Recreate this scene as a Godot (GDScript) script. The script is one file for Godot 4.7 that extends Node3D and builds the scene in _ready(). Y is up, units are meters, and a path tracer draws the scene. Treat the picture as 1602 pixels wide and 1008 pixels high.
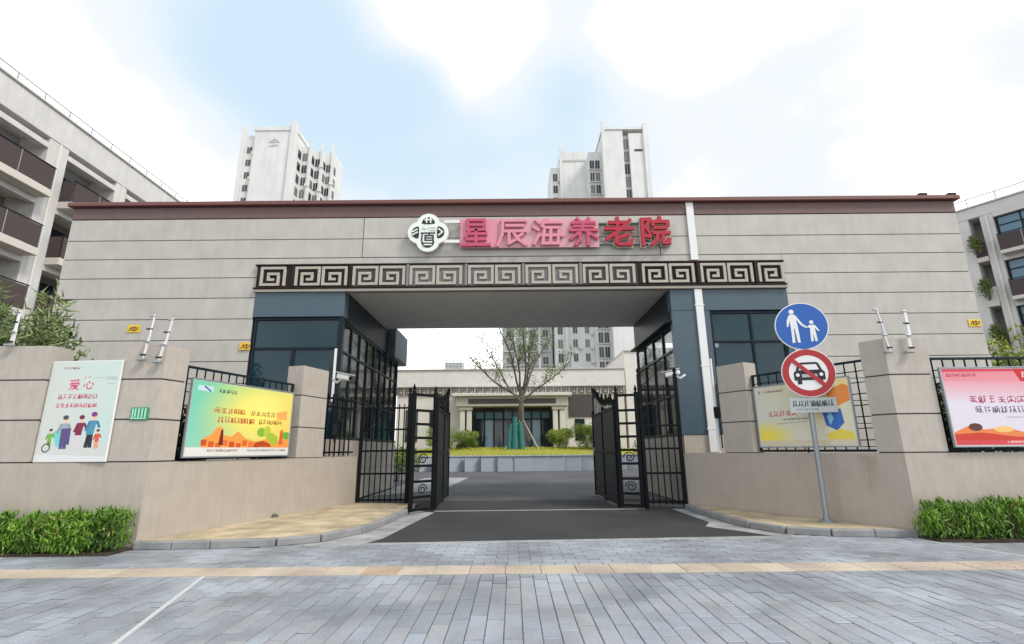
extends Node3D

# ------------------------------------------------------------------ shape collector
class Sh:
	var v := PackedVector3Array()
	var n := PackedVector3Array()
	var u := PackedVector2Array()
	func tri(a: Vector3, b: Vector3, c: Vector3, o: Vector3) -> void:
		var nn := (b - a).cross(c - a)
		if nn.dot(o) > 0.0:
			var t := b; b = c; c = t
		else:
			nn = -nn
		nn = nn.normalized()
		for p in [a, b, c]:
			v.append(p); n.append(nn); u.append(Vector2(p.x, p.y))
	func quad(a: Vector3, b: Vector3, c: Vector3, d: Vector3, o: Vector3) -> void:
		tri(a, b, c, o); tri(a, c, d, o)
	func print_quad(a: Vector3, b: Vector3, c: Vector3, d: Vector3, o: Vector3) -> void:   # a bottom-left, b bottom-right, c top-right, d top-left
		var uv := {a: Vector2(0, 1), b: Vector2(1, 1), c: Vector2(1, 0), d: Vector2(0, 0)}
		for t in [[a, b, c], [a, c, d]]:
			var k: Array = t
			if (k[1] - k[0]).cross(k[2] - k[0]).dot(o) > 0.0:
				k = [k[0], k[2], k[1]]
			for p in k:
				v.append(p); n.append(o.normalized()); u.append(uv[p])
	func box(t: Transform3D, s: Vector3, b := 0.0) -> void:
		var h := s * 0.5
		var c := t.origin
		var X := t.basis.x
		var Y := t.basis.y
		var Z := t.basis.z
		if b <= 0.0:
			for k in [[X, Y, Z, h.x, h.y, h.z], [Y, Z, X, h.y, h.z, h.x], [Z, X, Y, h.z, h.x, h.y]]:
				for s1 in [-1.0, 1.0]:
					var o: Vector3 = k[0] * s1
					var f: Vector3 = c + o * k[3]
					var p: Vector3 = k[1] * k[4]
					var q: Vector3 = k[2] * k[5]
					quad(f - p - q, f + p - q, f + p + q, f - p + q, o)
			return
		var ax := [X, Y, Z]
		var hh := [h.x, h.y, h.z]
		for i in 3:
			var j := (i + 1) % 3
			var k := (i + 2) % 3
			for s1 in [-1.0, 1.0]:
				var o: Vector3 = ax[i] * s1
				var f: Vector3 = c + o * hh[i]
				var p: Vector3 = ax[j] * (hh[j] - b)
				var q: Vector3 = ax[k] * (hh[k] - b)
				quad(f - p - q, f + p - q, f + p + q, f - p + q, o)
				for s2 in [-1.0, 1.0]:
					var e: Vector3 = c + ax[i] * s1 * hh[i] + ax[j] * s2 * (hh[j] - b)
					var g: Vector3 = c + ax[i] * s1 * (hh[i] - b) + ax[j] * s2 * hh[j]
					var w: Vector3 = ax[k] * (hh[k] - b)
					quad(e - w, e + w, g + w, g - w, ax[i] * s1 + ax[j] * s2)
		for sx in [-1.0, 1.0]:
			for sy in [-1.0, 1.0]:
				for sz in [-1.0, 1.0]:
					var a: Vector3 = c + X * sx * h.x + Y * sy * (h.y - b) + Z * sz * (h.z - b)
					var d: Vector3 = c + X * sx * (h.x - b) + Y * sy * h.y + Z * sz * (h.z - b)
					var e: Vector3 = c + X * sx * (h.x - b) + Y * sy * (h.y - b) + Z * sz * h.z
					tri(a, d, e, X * sx + Y * sy + Z * sz)
	func bx(x0: float, y0: float, z0: float, x1: float, y1: float, z1: float, b := 0.0) -> void:
		box(Transform3D(Basis(), Vector3((x0 + x1) / 2, (y0 + y1) / 2, (z0 + z1) / 2)), Vector3(absf(x1 - x0), absf(y1 - y0), absf(z1 - z0)), b)
	func bar(p: Vector3, q: Vector3, w: float, d: float, b := 0.0) -> void:
		var z := (q - p).normalized()
		var x := Vector3.UP.cross(z)
		x = Vector3.RIGHT if x.length() < 0.05 else x.normalized()
		box(Transform3D(Basis(x, z.cross(x), z), (p + q) / 2), Vector3(w, d, p.distance_to(q)), b)
	func tube(pts: Array, rad: Array, sides := 8, capped := true) -> void:
		var rings := []
		var norms := []
		var x := Vector3.ZERO
		for i in pts.size():
			var d: Vector3 = (pts[min(i + 1, pts.size() - 1)] - pts[max(i - 1, 0)]).normalized()
			x = (x - d * x.dot(d)) if x != Vector3.ZERO else (Vector3.RIGHT if absf(d.x) < 0.9 else Vector3.UP)
			x = (x - d * x.dot(d)).normalized()
			var y := d.cross(x)
			var r := PackedVector3Array()
			var m := PackedVector3Array()
			for k in sides:
				var a := TAU * k / sides
				var o := x * cos(a) + y * sin(a)
				r.append(pts[i] + o * rad[i]); m.append(o)
			rings.append(r); norms.append(m)
		for i in pts.size() - 1:
			for k in sides:
				var l := (k + 1) % sides
				var q := [rings[i][k], rings[i][l], rings[i + 1][l], rings[i + 1][k]]
				var m := [norms[i][k], norms[i][l], norms[i + 1][l], norms[i + 1][k]]
				for t in [[0, 1, 2], [0, 2, 3]]:
					var o: Array = t
					if (q[o[1]] - q[o[0]]).cross(q[o[2]] - q[o[0]]).dot(m[o[0]] + m[o[1]] + m[o[2]]) > 0.0:
						o = [t[0], t[2], t[1]]
					for j in o:
						v.append(q[j]); n.append(m[j]); u.append(Vector2(q[j].x, q[j].y))
		if capped:
			for e in [0, pts.size() - 1]:
				var o: Vector3 = (pts[0] - pts[1]) if e == 0 else (pts[e] - pts[e - 1])
				for k in range(1, sides - 1):
					tri(rings[e][0], rings[e][k], rings[e][k + 1], o)
	func cyl(p: Vector3, q: Vector3, r: float, sides := 12, r2 := -1.0) -> void:
		tube([p, q], [r, r if r2 < 0.0 else r2], sides)
	func prism(poly: PackedVector2Array, t: Transform3D, depth: float) -> void:   # drawn in t's xy plane, from z = 0 to z = depth
		var ids := Geometry2D.triangulate_polygon(poly)
		var at := func(p: Vector2, z: float) -> Vector3: return t * Vector3(p.x, p.y, z)
		for i in range(0, ids.size(), 3):
			for z in [0.0, depth]:
				tri(at.call(poly[ids[i]], z), at.call(poly[ids[i + 1]], z), at.call(poly[ids[i + 2]], z), t.basis.z * (1.0 if (z > 0.0) == (depth > 0.0) and z != 0.0 else -1.0) * signf(depth))
		var cw := Geometry2D.is_polygon_clockwise(poly)
		for i in poly.size():
			var a := poly[i]
			var b := poly[(i + 1) % poly.size()]
			var o := Vector2(b.y - a.y, a.x - b.x) * (1.0 if not cw else -1.0)
			quad(at.call(a, 0.0), at.call(b, 0.0), at.call(b, depth), at.call(a, depth), t.basis * Vector3(o.x, o.y, 0))
	func plan(poly: PackedVector2Array, y0: float, y1: float) -> void:          # a plan outline in world (x, z), raised from y0 to y1
		prism(poly, Transform3D(Basis(Vector3(1, 0, 0), Vector3(0, 0, 1), Vector3(0, -1, 0)), Vector3(0, y0, 0)), -(y1 - y0))
	func mesh() -> ArrayMesh:
		var a := []
		a.resize(Mesh.ARRAY_MAX)
		a[Mesh.ARRAY_VERTEX] = v; a[Mesh.ARRAY_NORMAL] = n; a[Mesh.ARRAY_TEX_UV] = u
		var m := ArrayMesh.new()
		m.add_surface_from_arrays(Mesh.PRIMITIVE_TRIANGLES, a)
		return m

var used := {}
var M := {}
var rng := RandomNumberGenerator.new()

func numbered(called: String) -> String:
	used[called] = used.get(called, -1) + 1
	return called if used[called] == 0 else "%s_%03d" % [called, used[called]]

func tag(o: Node3D, label: String, category: String, group := "") -> Node3D:
	o.set_meta("label", label); o.set_meta("category", category)
	if group: o.set_meta("group", group)
	return o

func thing(called: String, label: String, category: String, at := Vector3.ZERO, group := "", turn := 0.0) -> Node3D:
	var o := Node3D.new()
	o.name = numbered(called); add_child(o); o.position = at; o.rotation.y = turn
	return tag(o, label, category, group)

func part(called: String, s: Variant, m: Material, parent: Node3D = null) -> MeshInstance3D:
	var o := MeshInstance3D.new()
	o.mesh = s.mesh() if s is Sh else s
	o.material_override = m
	if parent == null:
		o.name = numbered(called); add_child(o)
	else:
		o.name = called
		parent.add_child(o, true)
	return o

func struct(called: String, s: Variant, m: Material) -> MeshInstance3D:
	var o := part(called, s, m)
	o.set_meta("kind", "structure")
	return o

func B(x0: float, y0: float, z0: float, x1: float, y1: float, z1: float, b := 0.0) -> Sh:
	var s := Sh.new(); s.bx(x0, y0, z0, x1, y1, z1, b); return s

func noise_tex(freq: float, lo: float, hi: float, sd: int, oct := 4, size := 512, kind := FastNoiseLite.TYPE_SIMPLEX_SMOOTH) -> ImageTexture:
	var f := FastNoiseLite.new()
	f.seed = sd; f.frequency = freq; f.fractal_octaves = oct; f.noise_type = kind
	var im := f.get_seamless_image(size, size)
	im.convert(Image.FORMAT_L8)
	var d := im.get_data()
	for i in d.size():
		d[i] = int(255.0 * clampf(lerpf(lo, hi, d[i] / 255.0), 0.0, 1.0))
	return ImageTexture.create_from_image(Image.create_from_data(size, size, false, Image.FORMAT_L8, d))

var T := {}
func wear(key: String, tex: String, scale: Vector3) -> void:    # a second, coarser or streaky layer of grime over a material
	var m: StandardMaterial3D = M[key]
	m.detail_enabled = true; m.detail_blend_mode = BaseMaterial3D.BLEND_MODE_MUL
	m.detail_albedo = T[tex]; m.detail_uv_layer = BaseMaterial3D.DETAIL_UV_2
	m.uv2_triplanar = true; m.uv2_world_triplanar = true; m.uv2_scale = scale

func mat(key: String, r: float, g: float, b: float, rough := 0.8, tex := "", scale := 0.5, bump := 0.0, metal := 0.0) -> StandardMaterial3D:
	var m := StandardMaterial3D.new()
	m.resource_name = key
	m.albedo_color = Color(r, g, b).linear_to_srgb()
	m.roughness = rough; m.metallic = metal
	if tex:
		m.albedo_texture = T[tex]
		m.uv1_triplanar = true; m.uv1_world_triplanar = true
		m.uv1_scale = Vector3.ONE * scale
		if bump > 0.0:
			m.heightmap_enabled = true; m.heightmap_texture = T[tex]; m.heightmap_scale = bump
	M[key] = m
	return m

func glass(key: String, r: float, g: float, b: float, a: float) -> void:
	var m := StandardMaterial3D.new()
	m.albedo_color = Color(r, g, b).linear_to_srgb(); m.albedo_color.a = a
	m.transparency = BaseMaterial3D.TRANSPARENCY_ALPHA
	m.roughness = 0.04; m.metallic_specular = 0.4
	M[key] = m

func V(x: float, y: float, z: float) -> Vector3: return Vector3(x, y, z)
func P2(a: Array) -> PackedVector2Array:
	var p := PackedVector2Array()
	for i in range(0, a.size(), 2): p.append(Vector2(a[i], a[i + 1]))
	return p

# ------------------------------------------------------------------ sky
func make_sky() -> ImageTexture:
	var w := 1024
	var h := 512
	var f := FastNoiseLite.new()
	f.seed = 11; f.frequency = 1.25; f.fractal_octaves = 5; f.noise_type = FastNoiseLite.TYPE_SIMPLEX_SMOOTH
	var im := Image.create(w, h, false, Image.FORMAT_RGBF)
	var spots := []   # clear patches and cloud banks: direction, half width, strength (+ cloud, - clear)
	for s in SKY: spots.append([Vector3(s[0], s[1], s[2]).normalized(), s[3], s[4]])
	for y in h:
		var el := PI * (0.5 - (y + 0.5) / h)
		for x in w:
			var az := TAU * (x + 0.5) / w
			var d := Vector3(sin(az) * cos(el), sin(el), -cos(az) * cos(el))
			var c := 0.44 + 0.5 * f.get_noise_3d(d.x * 1.2, d.y * 2.1, d.z * 1.2) + 0.16 * f.get_noise_3d(d.x * 5.0, 3.0 + d.y * 8.0, d.z * 5.0)
			for s in spots:
				var k: float = d.distance_to(s[0]) / s[1]
				if k < 2.2: c += s[2] * exp(-k * k * 1.6)
			c += 0.75 * pow(1.0 - clampf(absf(d.y) * 1.35, 0.0, 1.0), 2.0)
			c = smoothstep(-0.5, 1.2, c)
			var up := clampf(d.y, 0.0, 1.0)
			var blue := Color(0.42, 0.515, 0.59).lerp(Color(0.355, 0.475, 0.57), up)
			var pale := Color(0.535, 0.565, 0.605)
			var white := Color(1.1, 1.11, 1.13)
			var k2 := blue.lerp(pale, smoothstep(0.0, 0.62, c)).lerp(white, smoothstep(0.62, 1.0, c))
			if d.y < 0.0: k2 = white.lerp(Color(0.5, 0.5, 0.5), smoothstep(0.0, 0.2, -d.y))
			im.set_pixel(x, y, k2)
	return ImageTexture.create_from_image(im)

const SKY = [
	[-0.39, 0.61, -0.69, 0.2, -0.75], [-0.28, 0.56, -0.77, 0.2, -0.4], [-0.16, 0.5, -0.83, 0.24, -0.26], [0.02, 0.55, -0.83, 0.2, -0.25], [0.12, 0.6, -0.78, 0.1, -0.4], [0.3, 0.5, -0.8, 0.24, -0.25],
	[-0.15, 0.715, -0.69, 0.1, 1.0], [-0.03, 0.69, -0.72, 0.1, 1.1], [-0.07, 0.63, -0.76, 0.06, 0.55], [0.24, 0.68, -0.69, 0.11, 1.0], [0.34, 0.645, -0.685, 0.09, 0.8], [-0.62, 0.52, -0.58, 0.22, 0.5], [0.32, 0.44, -0.82, 0.08, 0.4],
]

# ------------------------------------------------------------------ drawing of flat prints
func fill(im: Image, poly: Array, c: Color) -> void:   # scanline fill, coordinates 0..1
	var w := im.get_width()
	var h := im.get_height()
	var y0 := h
	var y1 := 0
	for i in range(1, poly.size(), 2):
		y0 = mini(y0, int(poly[i] * h)); y1 = maxi(y1, int(poly[i] * h))
	for y in range(maxi(y0, 0), mini(y1, h - 1) + 1):
		var xs := []
		var fy := (y + 0.5) / h
		var cnt := poly.size() / 2
		for i in cnt:
			var ax: float = poly[i * 2]
			var ay: float = poly[i * 2 + 1]
			var bx2: float = poly[(i * 2 + 2) % poly.size()]
			var by: float = poly[(i * 2 + 3) % poly.size()]
			if (ay <= fy) != (by <= fy): xs.append(ax + (fy - ay) / (by - ay) * (bx2 - ax))
		xs.sort()
		for k in range(0, xs.size() - 1, 2):
			var a := clampi(int(xs[k] * w), 0, w)
			var b := clampi(int(xs[k + 1] * w), 0, w)
			if b > a: im.fill_rect(Rect2i(a, y, b - a, 1), c)

func disc(im: Image, cx: float, cy: float, rx: float, ry: float, c: Color) -> void:
	var p := []
	for k in 20: p.append_array([cx + rx * cos(TAU * k / 20), cy + ry * sin(TAU * k / 20)])
	fill(im, p, c)

func glow(im: Image, cx: float, cy: float, rx: float, ry: float, c: Color, most: float) -> void:   # a soft round patch of printed colour
	var w := im.get_width()
	var h := im.get_height()
	for y in range(maxi(0, int((cy - ry) * h)), mini(h, int((cy + ry) * h))):
		for x in range(maxi(0, int((cx - rx) * w)), mini(w, int((cx + rx) * w))):
			var d := Vector2((float(x) / w - cx) / rx, (float(y) / h - cy) / ry).length()
			if d < 1.0: im.set_pixel(x, y, im.get_pixel(x, y).lerp(c, most * smoothstep(1.0, 0.0, d)))

func figure(im: Image, x: float, y: float, h: float, shirt: Color, legs: Color, hair: Color, lean: float) -> void:   # a small painted person, feet at y
	var w := h * 0.42
	var t := x + lean
	stroke(im, x - w * 0.16, y, x - w * 0.1 + lean * 0.4, y - h * 0.48, h * 0.11, legs); stroke(im, x + w * 0.24, y, x + w * 0.1 + lean * 0.4, y - h * 0.48, h * 0.11, legs)
	fill(im, [t - w * 0.34, y - h * 0.76, t + w * 0.34, y - h * 0.76, x + w * 0.36, y - h * 0.36, x - w * 0.36, y - h * 0.36], shirt)
	stroke(im, t - w * 0.34, y - h * 0.74, t - w * 0.62, y - h * 0.46, h * 0.08, shirt.darkened(0.12)); stroke(im, t + w * 0.34, y - h * 0.74, t + w * 0.66, y - h * 0.56, h * 0.08, shirt.darkened(0.12))
	disc(im, t, y - h * 0.87, w * 0.27, h * 0.105, Color(0.93, 0.76, 0.66)); disc(im, t - w * 0.03, y - h * 0.935, w * 0.3, h * 0.07, hair)

func stroke(im: Image, ax: float, ay: float, bx2: float, by: float, t: float, c: Color) -> void:
	var asp := float(im.get_width()) / im.get_height()
	var d := Vector2((bx2 - ax) * asp, by - ay).normalized()
	var o := Vector2(-d.y / asp, d.x) * t * 0.5
	fill(im, [ax + o.x, ay + o.y, bx2 + o.x, by + o.y, bx2 - o.x, by - o.y, ax - o.x, ay - o.y], c)

func glyphs(im: Image, x: float, y: float, w: float, h: float, count: int, c: Color, gap := 0.2) -> void:   # a line of dense character shapes, as illegible as in the photograph
	var step := w / count
	for i in count:
		var g := x + i * step
		var cw := step * (1.0 - gap)
		var t := h * 0.1
		var oy := y + h * rng.randf_range(-0.04, 0.04)
		var cells := [0.0, 1.0]
		if rng.randf() < 0.6: cells = [0.0, 0.38, 0.46, 1.0]          # a radical and a body
		for k in range(0, cells.size(), 2):
			var a: float = g + cw * cells[k]
			var b: float = g + cw * cells[k + 1]
			var m := lerpf(a, b, rng.randf_range(0.35, 0.65))
			var rows := rng.randi_range(2, 4)
			for r in rows:
				var yy := oy + h * (r + rng.randf_range(0.15, 0.6)) / rows
				stroke(im, lerpf(a, m, rng.randf() * 0.4), yy + h * 0.02, lerpf(b, m, rng.randf() * 0.4), yy - h * 0.02, t, c)
			stroke(im, m, oy + h * rng.randf_range(0.0, 0.2), m, oy + h * rng.randf_range(0.7, 1.0), t, c)
			if rng.randf() < 0.6: stroke(im, m, oy + h * 0.5, a, oy + h, t, c)
			if rng.randf() < 0.6: stroke(im, m, oy + h * 0.5, b, oy + h, t, c)
			if rng.randf() < 0.35:
				stroke(im, a, oy + h * 0.2, a, oy + h * 0.9, t, c); stroke(im, b, oy + h * 0.2, b, oy + h * 0.9, t, c)

func print_mat(im: Image) -> StandardMaterial3D:
	var m := StandardMaterial3D.new()
	m.albedo_texture = ImageTexture.create_from_image(im)
	m.roughness = 0.45
	return m

func gradient_image(w: int, h: int, tl: Color, tr: Color, bl: Color, br: Color) -> Image:
	var im := Image.create(2, 2, false, Image.FORMAT_RGB8)
	im.set_pixel(0, 0, tl); im.set_pixel(1, 0, tr); im.set_pixel(0, 1, bl); im.set_pixel(1, 1, br)
	im.resize(w * 2, h * 2, Image.INTERPOLATE_BILINEAR)
	return im.get_region(Rect2i(w / 2, h / 2, w, h))

# ------------------------------------------------------------------ leaves
func leaf_mesh(l: float, w: float, bend := 0.15) -> ArrayMesh:    # one pointed leaf, base at the origin, along +y
	var s := Sh.new()
	var a := V(0, 0, 0)
	var b := V(-w / 2, l * 0.45, l * bend * 0.4)
	var c := V(w / 2, l * 0.45, l * bend * 0.4)
	var m := V(0, l * 0.45, l * bend * 0.75)
	var e := V(0, l, -l * bend)
	for t in [[a, b, m], [a, m, c], [b, e, m], [m, e, c]]: s.tri(t[0], t[1], t[2], V(0, 0, 1))
	return s.mesh()

func leaves(called: String, mesh: Mesh, xs: Array, cols: Array, parent: Node3D, m: Material) -> MultiMeshInstance3D:
	var mm := MultiMesh.new()
	mm.transform_format = MultiMesh.TRANSFORM_3D; mm.use_colors = true; mm.mesh = mesh
	mm.instance_count = xs.size()
	for i in xs.size():
		mm.set_instance_transform(i, xs[i]); mm.set_instance_color(i, cols[i])
	var o := MultiMeshInstance3D.new()
	o.multimesh = mm; o.material_override = m; o.name = called
	o.set_meta("kind", "stuff")
	parent.add_child(o, true)
	return o

func rand_basis(up_bias: float) -> Basis:
	var d := Vector3(rng.randfn(), rng.randfn() + up_bias, rng.randfn()).normalized()
	var x := d.cross(Vector3(rng.randfn(), rng.randfn(), rng.randfn())).normalized()
	return Basis(x, d, x.cross(d))

func green(dark: Color, light: Color, k: float) -> Color:
	var c := dark.lerp(light, clampf(k, 0, 1))
	return c

func shrub(called: String, label: String, category: String, at: Vector3, size: Vector3, count: int, leaf: Mesh, dark: Color, light: Color, group := "", up := 0.6, stems := 6) -> Node3D:
	rng.seed = int(absf(at.x * 371.0) + absf(at.z * 1713.0)) + 7
	var o := thing(called, label, category, at, group)
	var st := Sh.new()
	for k in stems:
		var a := rng.randf() * TAU
		var e := V(cos(a) * size.x * 0.35 * rng.randf(), size.y * rng.randf_range(0.55, 0.9), sin(a) * size.z * 0.35 * rng.randf())
		st.tube([V(e.x * 0.25, 0, e.z * 0.25), V(e.x * 0.6, e.y * 0.5, e.z * 0.6), e], [0.022, 0.016, 0.006], 5)
	part("stem", st, M.bark, o)
	var xs := []
	var cs := []
	var lumps := []
	for k in 9: lumps.append([V(rng.randf_range(-0.36, 0.36) * size.x, rng.randf_range(0.25, 0.78) * size.y, rng.randf_range(-0.36, 0.36) * size.z), rng.randf_range(0.6, 1.1), rng.randf()])
	for i in count:
		var l: Array = lumps[i % 9]
		var q := Vector3(rng.randfn(), rng.randfn(), rng.randfn()).normalized() * pow(rng.randf(), 0.4)
		var p: Vector3 = l[0] + q * Vector3(size.x * 0.28, size.y * 0.26, size.z * 0.28) * l[1]
		if p.y < 0.02: p.y = rng.randf() * 0.1
		xs.append(Transform3D(rand_basis(up).scaled_local(Vector3.ONE * rng.randf_range(0.7, 1.25)), p))
		cs.append(green(dark, light, l[2] * 0.55 + rng.randf() * 0.5))
	leaves("foliage", leaf, xs, cs, o, M.leaf)
	return o

# ------------------------------------------------------------------ placing
func chain(o: Node3D) -> Transform3D:
	var t := Transform3D()
	var k: Node = o
	while k != self and k != null:
		t = k.transform * t
		k = k.get_parent()
	return t

func wpart(called: String, s: Variant, m: Material, parent: Node3D) -> MeshInstance3D:   # shape given in world coordinates, hung under its thing
	var o := part(called, s, m, parent)
	o.transform = chain(parent).affine_inverse()
	return o

var boxes := {}
func pbox(called: String, c: Vector3, size: Vector3, m: Material, parent: Node3D, bev := 0.0, basis := Basis()) -> MeshInstance3D:
	var key := "%.3f %.3f %.3f %.4f" % [size.x, size.y, size.z, bev]
	if not boxes.has(key):
		var s := Sh.new()
		s.box(Transform3D(), size, bev)
		boxes[key] = s.mesh()
	var o := part(called, boxes[key], m, parent)
	o.transform = chain(parent).affine_inverse() * Transform3D(basis, c)
	return o

func pspan(called: String, a: Vector3, b: Vector3, m: Material, parent: Node3D, bev := 0.0) -> MeshInstance3D:
	return pbox(called, (a + b) / 2, (b - a).abs(), m, parent, bev)

func frame_of(a: Vector2, b: Vector2, left: bool) -> Transform3D:    # x along the wall from a to b, z out of its face towards the drive
	var d := (b - a).normalized()
	var nn := Vector2(-d.y, d.x) if left else Vector2(d.y, -d.x)
	return Transform3D(Basis(V(d.x, 0, d.y), Vector3.UP, V(nn.x, 0, nn.y)), V(a.x, 0, a.y))

func fspan(s: Sh, f: Transform3D, x0: float, y0: float, z0: float, x1: float, y1: float, z1: float, bev := 0.0) -> void:
	s.box(Transform3D(f.basis, f * V((x0 + x1) / 2, (y0 + y1) / 2, (z0 + z1) / 2)), V(absf(x1 - x0), absf(y1 - y0), absf(z1 - z0)), bev)

func fpart(called: String, f: Transform3D, a: Vector3, b: Vector3, m: Material, parent: Node3D, bev := 0.0) -> MeshInstance3D:
	var s := Sh.new()
	fspan(s, f, a.x, a.y, a.z, b.x, b.y, b.z, bev)
	return wpart(called, s, m, parent)

func line_shape(strokes: Array, at: Vector3, size: float, thick: float, depth: float) -> Sh:   # lettering strokes, upright in the xy plane
	var s := Sh.new()
	var i := 0
	for k in strokes:
		for j in range(0, k.size() - 2, 2):
			var a := Vector2(k[j], k[j + 1]) * size
			var b := Vector2(k[j + 2], k[j + 3]) * size
			var d := (b - a).normalized()
			var m := (a + b) / 2
			i += 1
			s.box(Transform3D(Basis(V(d.x, d.y, 0), V(-d.y, d.x, 0), V(0, 0, 1)), at + V(m.x, m.y, depth / 2 + 0.0011 * (i % 7))), V(a.distance_to(b) + thick, thick, depth), 0.006)
	return s

# ------------------------------------------------------------------ materials
func make_materials() -> void:
	T.plaster = noise_tex(0.012, 0.94, 1.0, 3, 5)
	T.fine = noise_tex(0.09, 0.84, 1.0, 5, 4)
	T.asphalt = noise_tex(0.22, 0.6, 1.0, 8, 3)
	T.streak = noise_tex(0.02, 0.95, 1.01, 21, 5)
	T.blotch = noise_tex(0.006, 0.84, 1.08, 31, 6)
	T.patch = noise_tex(0.008, 0.78, 1.0, 9, 5)
	mat("cladding", 0.53, 0.513, 0.472, 0.7, "plaster", 0.17)
	mat("cladding_dark", 0.385, 0.367, 0.34, 0.7, "plaster", 0.23)
	mat("joint", 0.1, 0.095, 0.09, 0.9)
	mat("soffit", 0.86, 0.85, 0.82, 0.75, "plaster", 0.2)
	mat("cream", 0.36, 0.33, 0.29, 0.7, "plaster", 0.4)
	mat("brown", 0.165, 0.1, 0.09, 0.55, "plaster", 0.3)
	mat("cap", 0.16, 0.06, 0.05, 0.45)
	mat("frieze_dark", 0.035, 0.022, 0.021, 0.5, "fine", 0.7)
	mat("frieze_mid", 0.085, 0.07, 0.068, 0.55, "fine", 0.7)
	mat("frieze_grey", 0.24, 0.235, 0.23, 0.6, "fine", 0.7)
	mat("meander", 0.5, 0.465, 0.4, 0.6, "fine", 0.5)
	mat("base_wall", 0.48, 0.425, 0.365, 0.75, "plaster", 0.3)
	mat("pillar", 0.51, 0.465, 0.405, 0.7, "plaster", 0.5)
	mat("pillar_b", 0.49, 0.445, 0.39, 0.7, "plaster", 0.6)
	mat("blue_grey", 0.06, 0.1, 0.13, 0.4, "plaster", 0.3)
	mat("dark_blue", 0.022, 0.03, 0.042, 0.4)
	mat("frame", 0.012, 0.022, 0.03, 0.35)
	mat("black", 0.007, 0.008, 0.01, 0.6)
	mat("black_sheet", 0.008, 0.011, 0.015, 0.5, "fine", 0.4)
	mat("interior", 0.05, 0.06, 0.065, 0.9)
	mat("interior_light", 0.14, 0.15, 0.155, 0.9)
	mat("blind", 0.62, 0.63, 0.62, 0.8)
	mat("white_paint", 0.75, 0.76, 0.76, 0.45)
	mat("off_white", 0.74, 0.72, 0.68, 0.7, "plaster", 0.2)
	mat("emblem_white", 0.78, 0.84, 0.79, 0.4)
	mat("emblem_dark", 0.03, 0.03, 0.03, 0.6)
	mat("emblem_green", 0.42, 0.6, 0.47, 0.5)
	mat("red", 0.4, 0.008, 0.03, 0.4)
	mat("pink_red", 0.5, 0.07, 0.14, 0.4)
	mat("pink", 0.66, 0.25, 0.32, 0.45)
	mat("pink_pale", 0.62, 0.33, 0.36, 0.45)
	mat("letter_edge", 0.6, 0.52, 0.42, 0.5)
	mat("yellow_plate", 0.75, 0.5, 0.03, 0.5)
	mat("green_plate", 0.03, 0.25, 0.12, 0.45)
	mat("mint", 0.45, 0.75, 0.6, 0.5)
	mat("sign_blue", 0.012, 0.105, 0.42, 0.35)
	mat("sign_red", 0.4, 0.014, 0.02, 0.35)
	mat("sign_white", 0.8, 0.8, 0.8, 0.4)
	mat("sign_car", 0.012, 0.012, 0.014, 0.5)
	mat("steel", 0.36, 0.4, 0.42, 0.4, "fine", 0.6, 0.0, 0.35)
	mat("plate_grey", 0.42, 0.45, 0.46, 0.45)
	mat("asphalt", 0.058, 0.061, 0.068, 0.85, "asphalt", 0.9, 0.4)
	mat("asphalt_far", 0.15, 0.154, 0.165, 0.8, "asphalt", 0.6, 0.3)
	mat("kerb", 0.33, 0.335, 0.34, 0.8, "fine", 0.7)
	mat("concrete", 0.46, 0.47, 0.475, 0.8, "patch", 0.5)
	mat("tan", 0.68, 0.56, 0.37, 0.85, "patch", 0.35)
	mat("pale_stone", 0.62, 0.63, 0.63, 0.7, "fine", 0.9)
	mat("bed", 0.2, 0.21, 0.225, 0.95, "fine", 1.0)
	for i in 6:
		var k: float = [0.37, 0.395, 0.42, 0.38, 0.45, 0.33][i]
		mat("paver%d" % i, k * [0.97, 0.99, 0.95, 1.02, 0.98, 0.97][i], k * 1.06, k * [1.17, 1.16, 1.2, 1.13, 1.16, 1.2][i], [0.55, 0.6, 0.5, 0.65, 0.55, 0.5][i], "fine", 0.9)
	var pv := mat("paver_many", 1, 1, 1, 0.6, "fine", 0.9)
	pv.vertex_color_use_as_albedo = true
	wear("paver_many", "blotch", V(0.3, 0.3, 0.3))
	mat("tactile0", 0.6, 0.51, 0.4, 0.8, "fine", 1.0)
	mat("tactile1", 0.58, 0.48, 0.4, 0.8, "fine", 1.0)
	mat("tactile2", 0.64, 0.56, 0.45, 0.8, "fine", 1.0)
	mat("tactile3", 0.57, 0.43, 0.31, 0.8, "fine", 1.0)
	mat("ground", 0.2, 0.2, 0.17, 0.95, "patch", 0.1)
	mat("soil", 0.06, 0.045, 0.03, 1.0, "fine", 0.8)
	mat("lawn", 0.34, 0.34, 0.04, 0.95, "fine", 0.4)
	mat("planter", 0.4, 0.45, 0.51, 0.5, "plaster", 0.4)
	mat("tower", 0.74, 0.75, 0.735, 0.7, "plaster", 0.03)
	mat("tower_grey", 0.48, 0.49, 0.48, 0.7, "plaster", 0.03)
	mat("tower_win", 0.06, 0.07, 0.075, 0.2)
	mat("tower_curtain", 0.16, 0.165, 0.16, 0.3)
	mat("apt_wall", 0.66, 0.65, 0.63, 0.75, "plaster", 0.08)
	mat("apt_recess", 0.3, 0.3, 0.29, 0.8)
	mat("apt_slab", 0.6, 0.55, 0.5, 0.75)
	mat("panel_brown", 0.075, 0.055, 0.055, 0.3)
	mat("win_pane", 0.02, 0.03, 0.04, 0.06)
	mat("win_blue", 0.12, 0.22, 0.3, 0.05)
	mat("pavilion", 0.72, 0.69, 0.63, 0.75, "plaster", 0.08)
	mat("pavilion_trim", 0.5, 0.46, 0.4, 0.7)
	mat("bark", 0.085, 0.07, 0.055, 0.9, "fine", 1.2)
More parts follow.
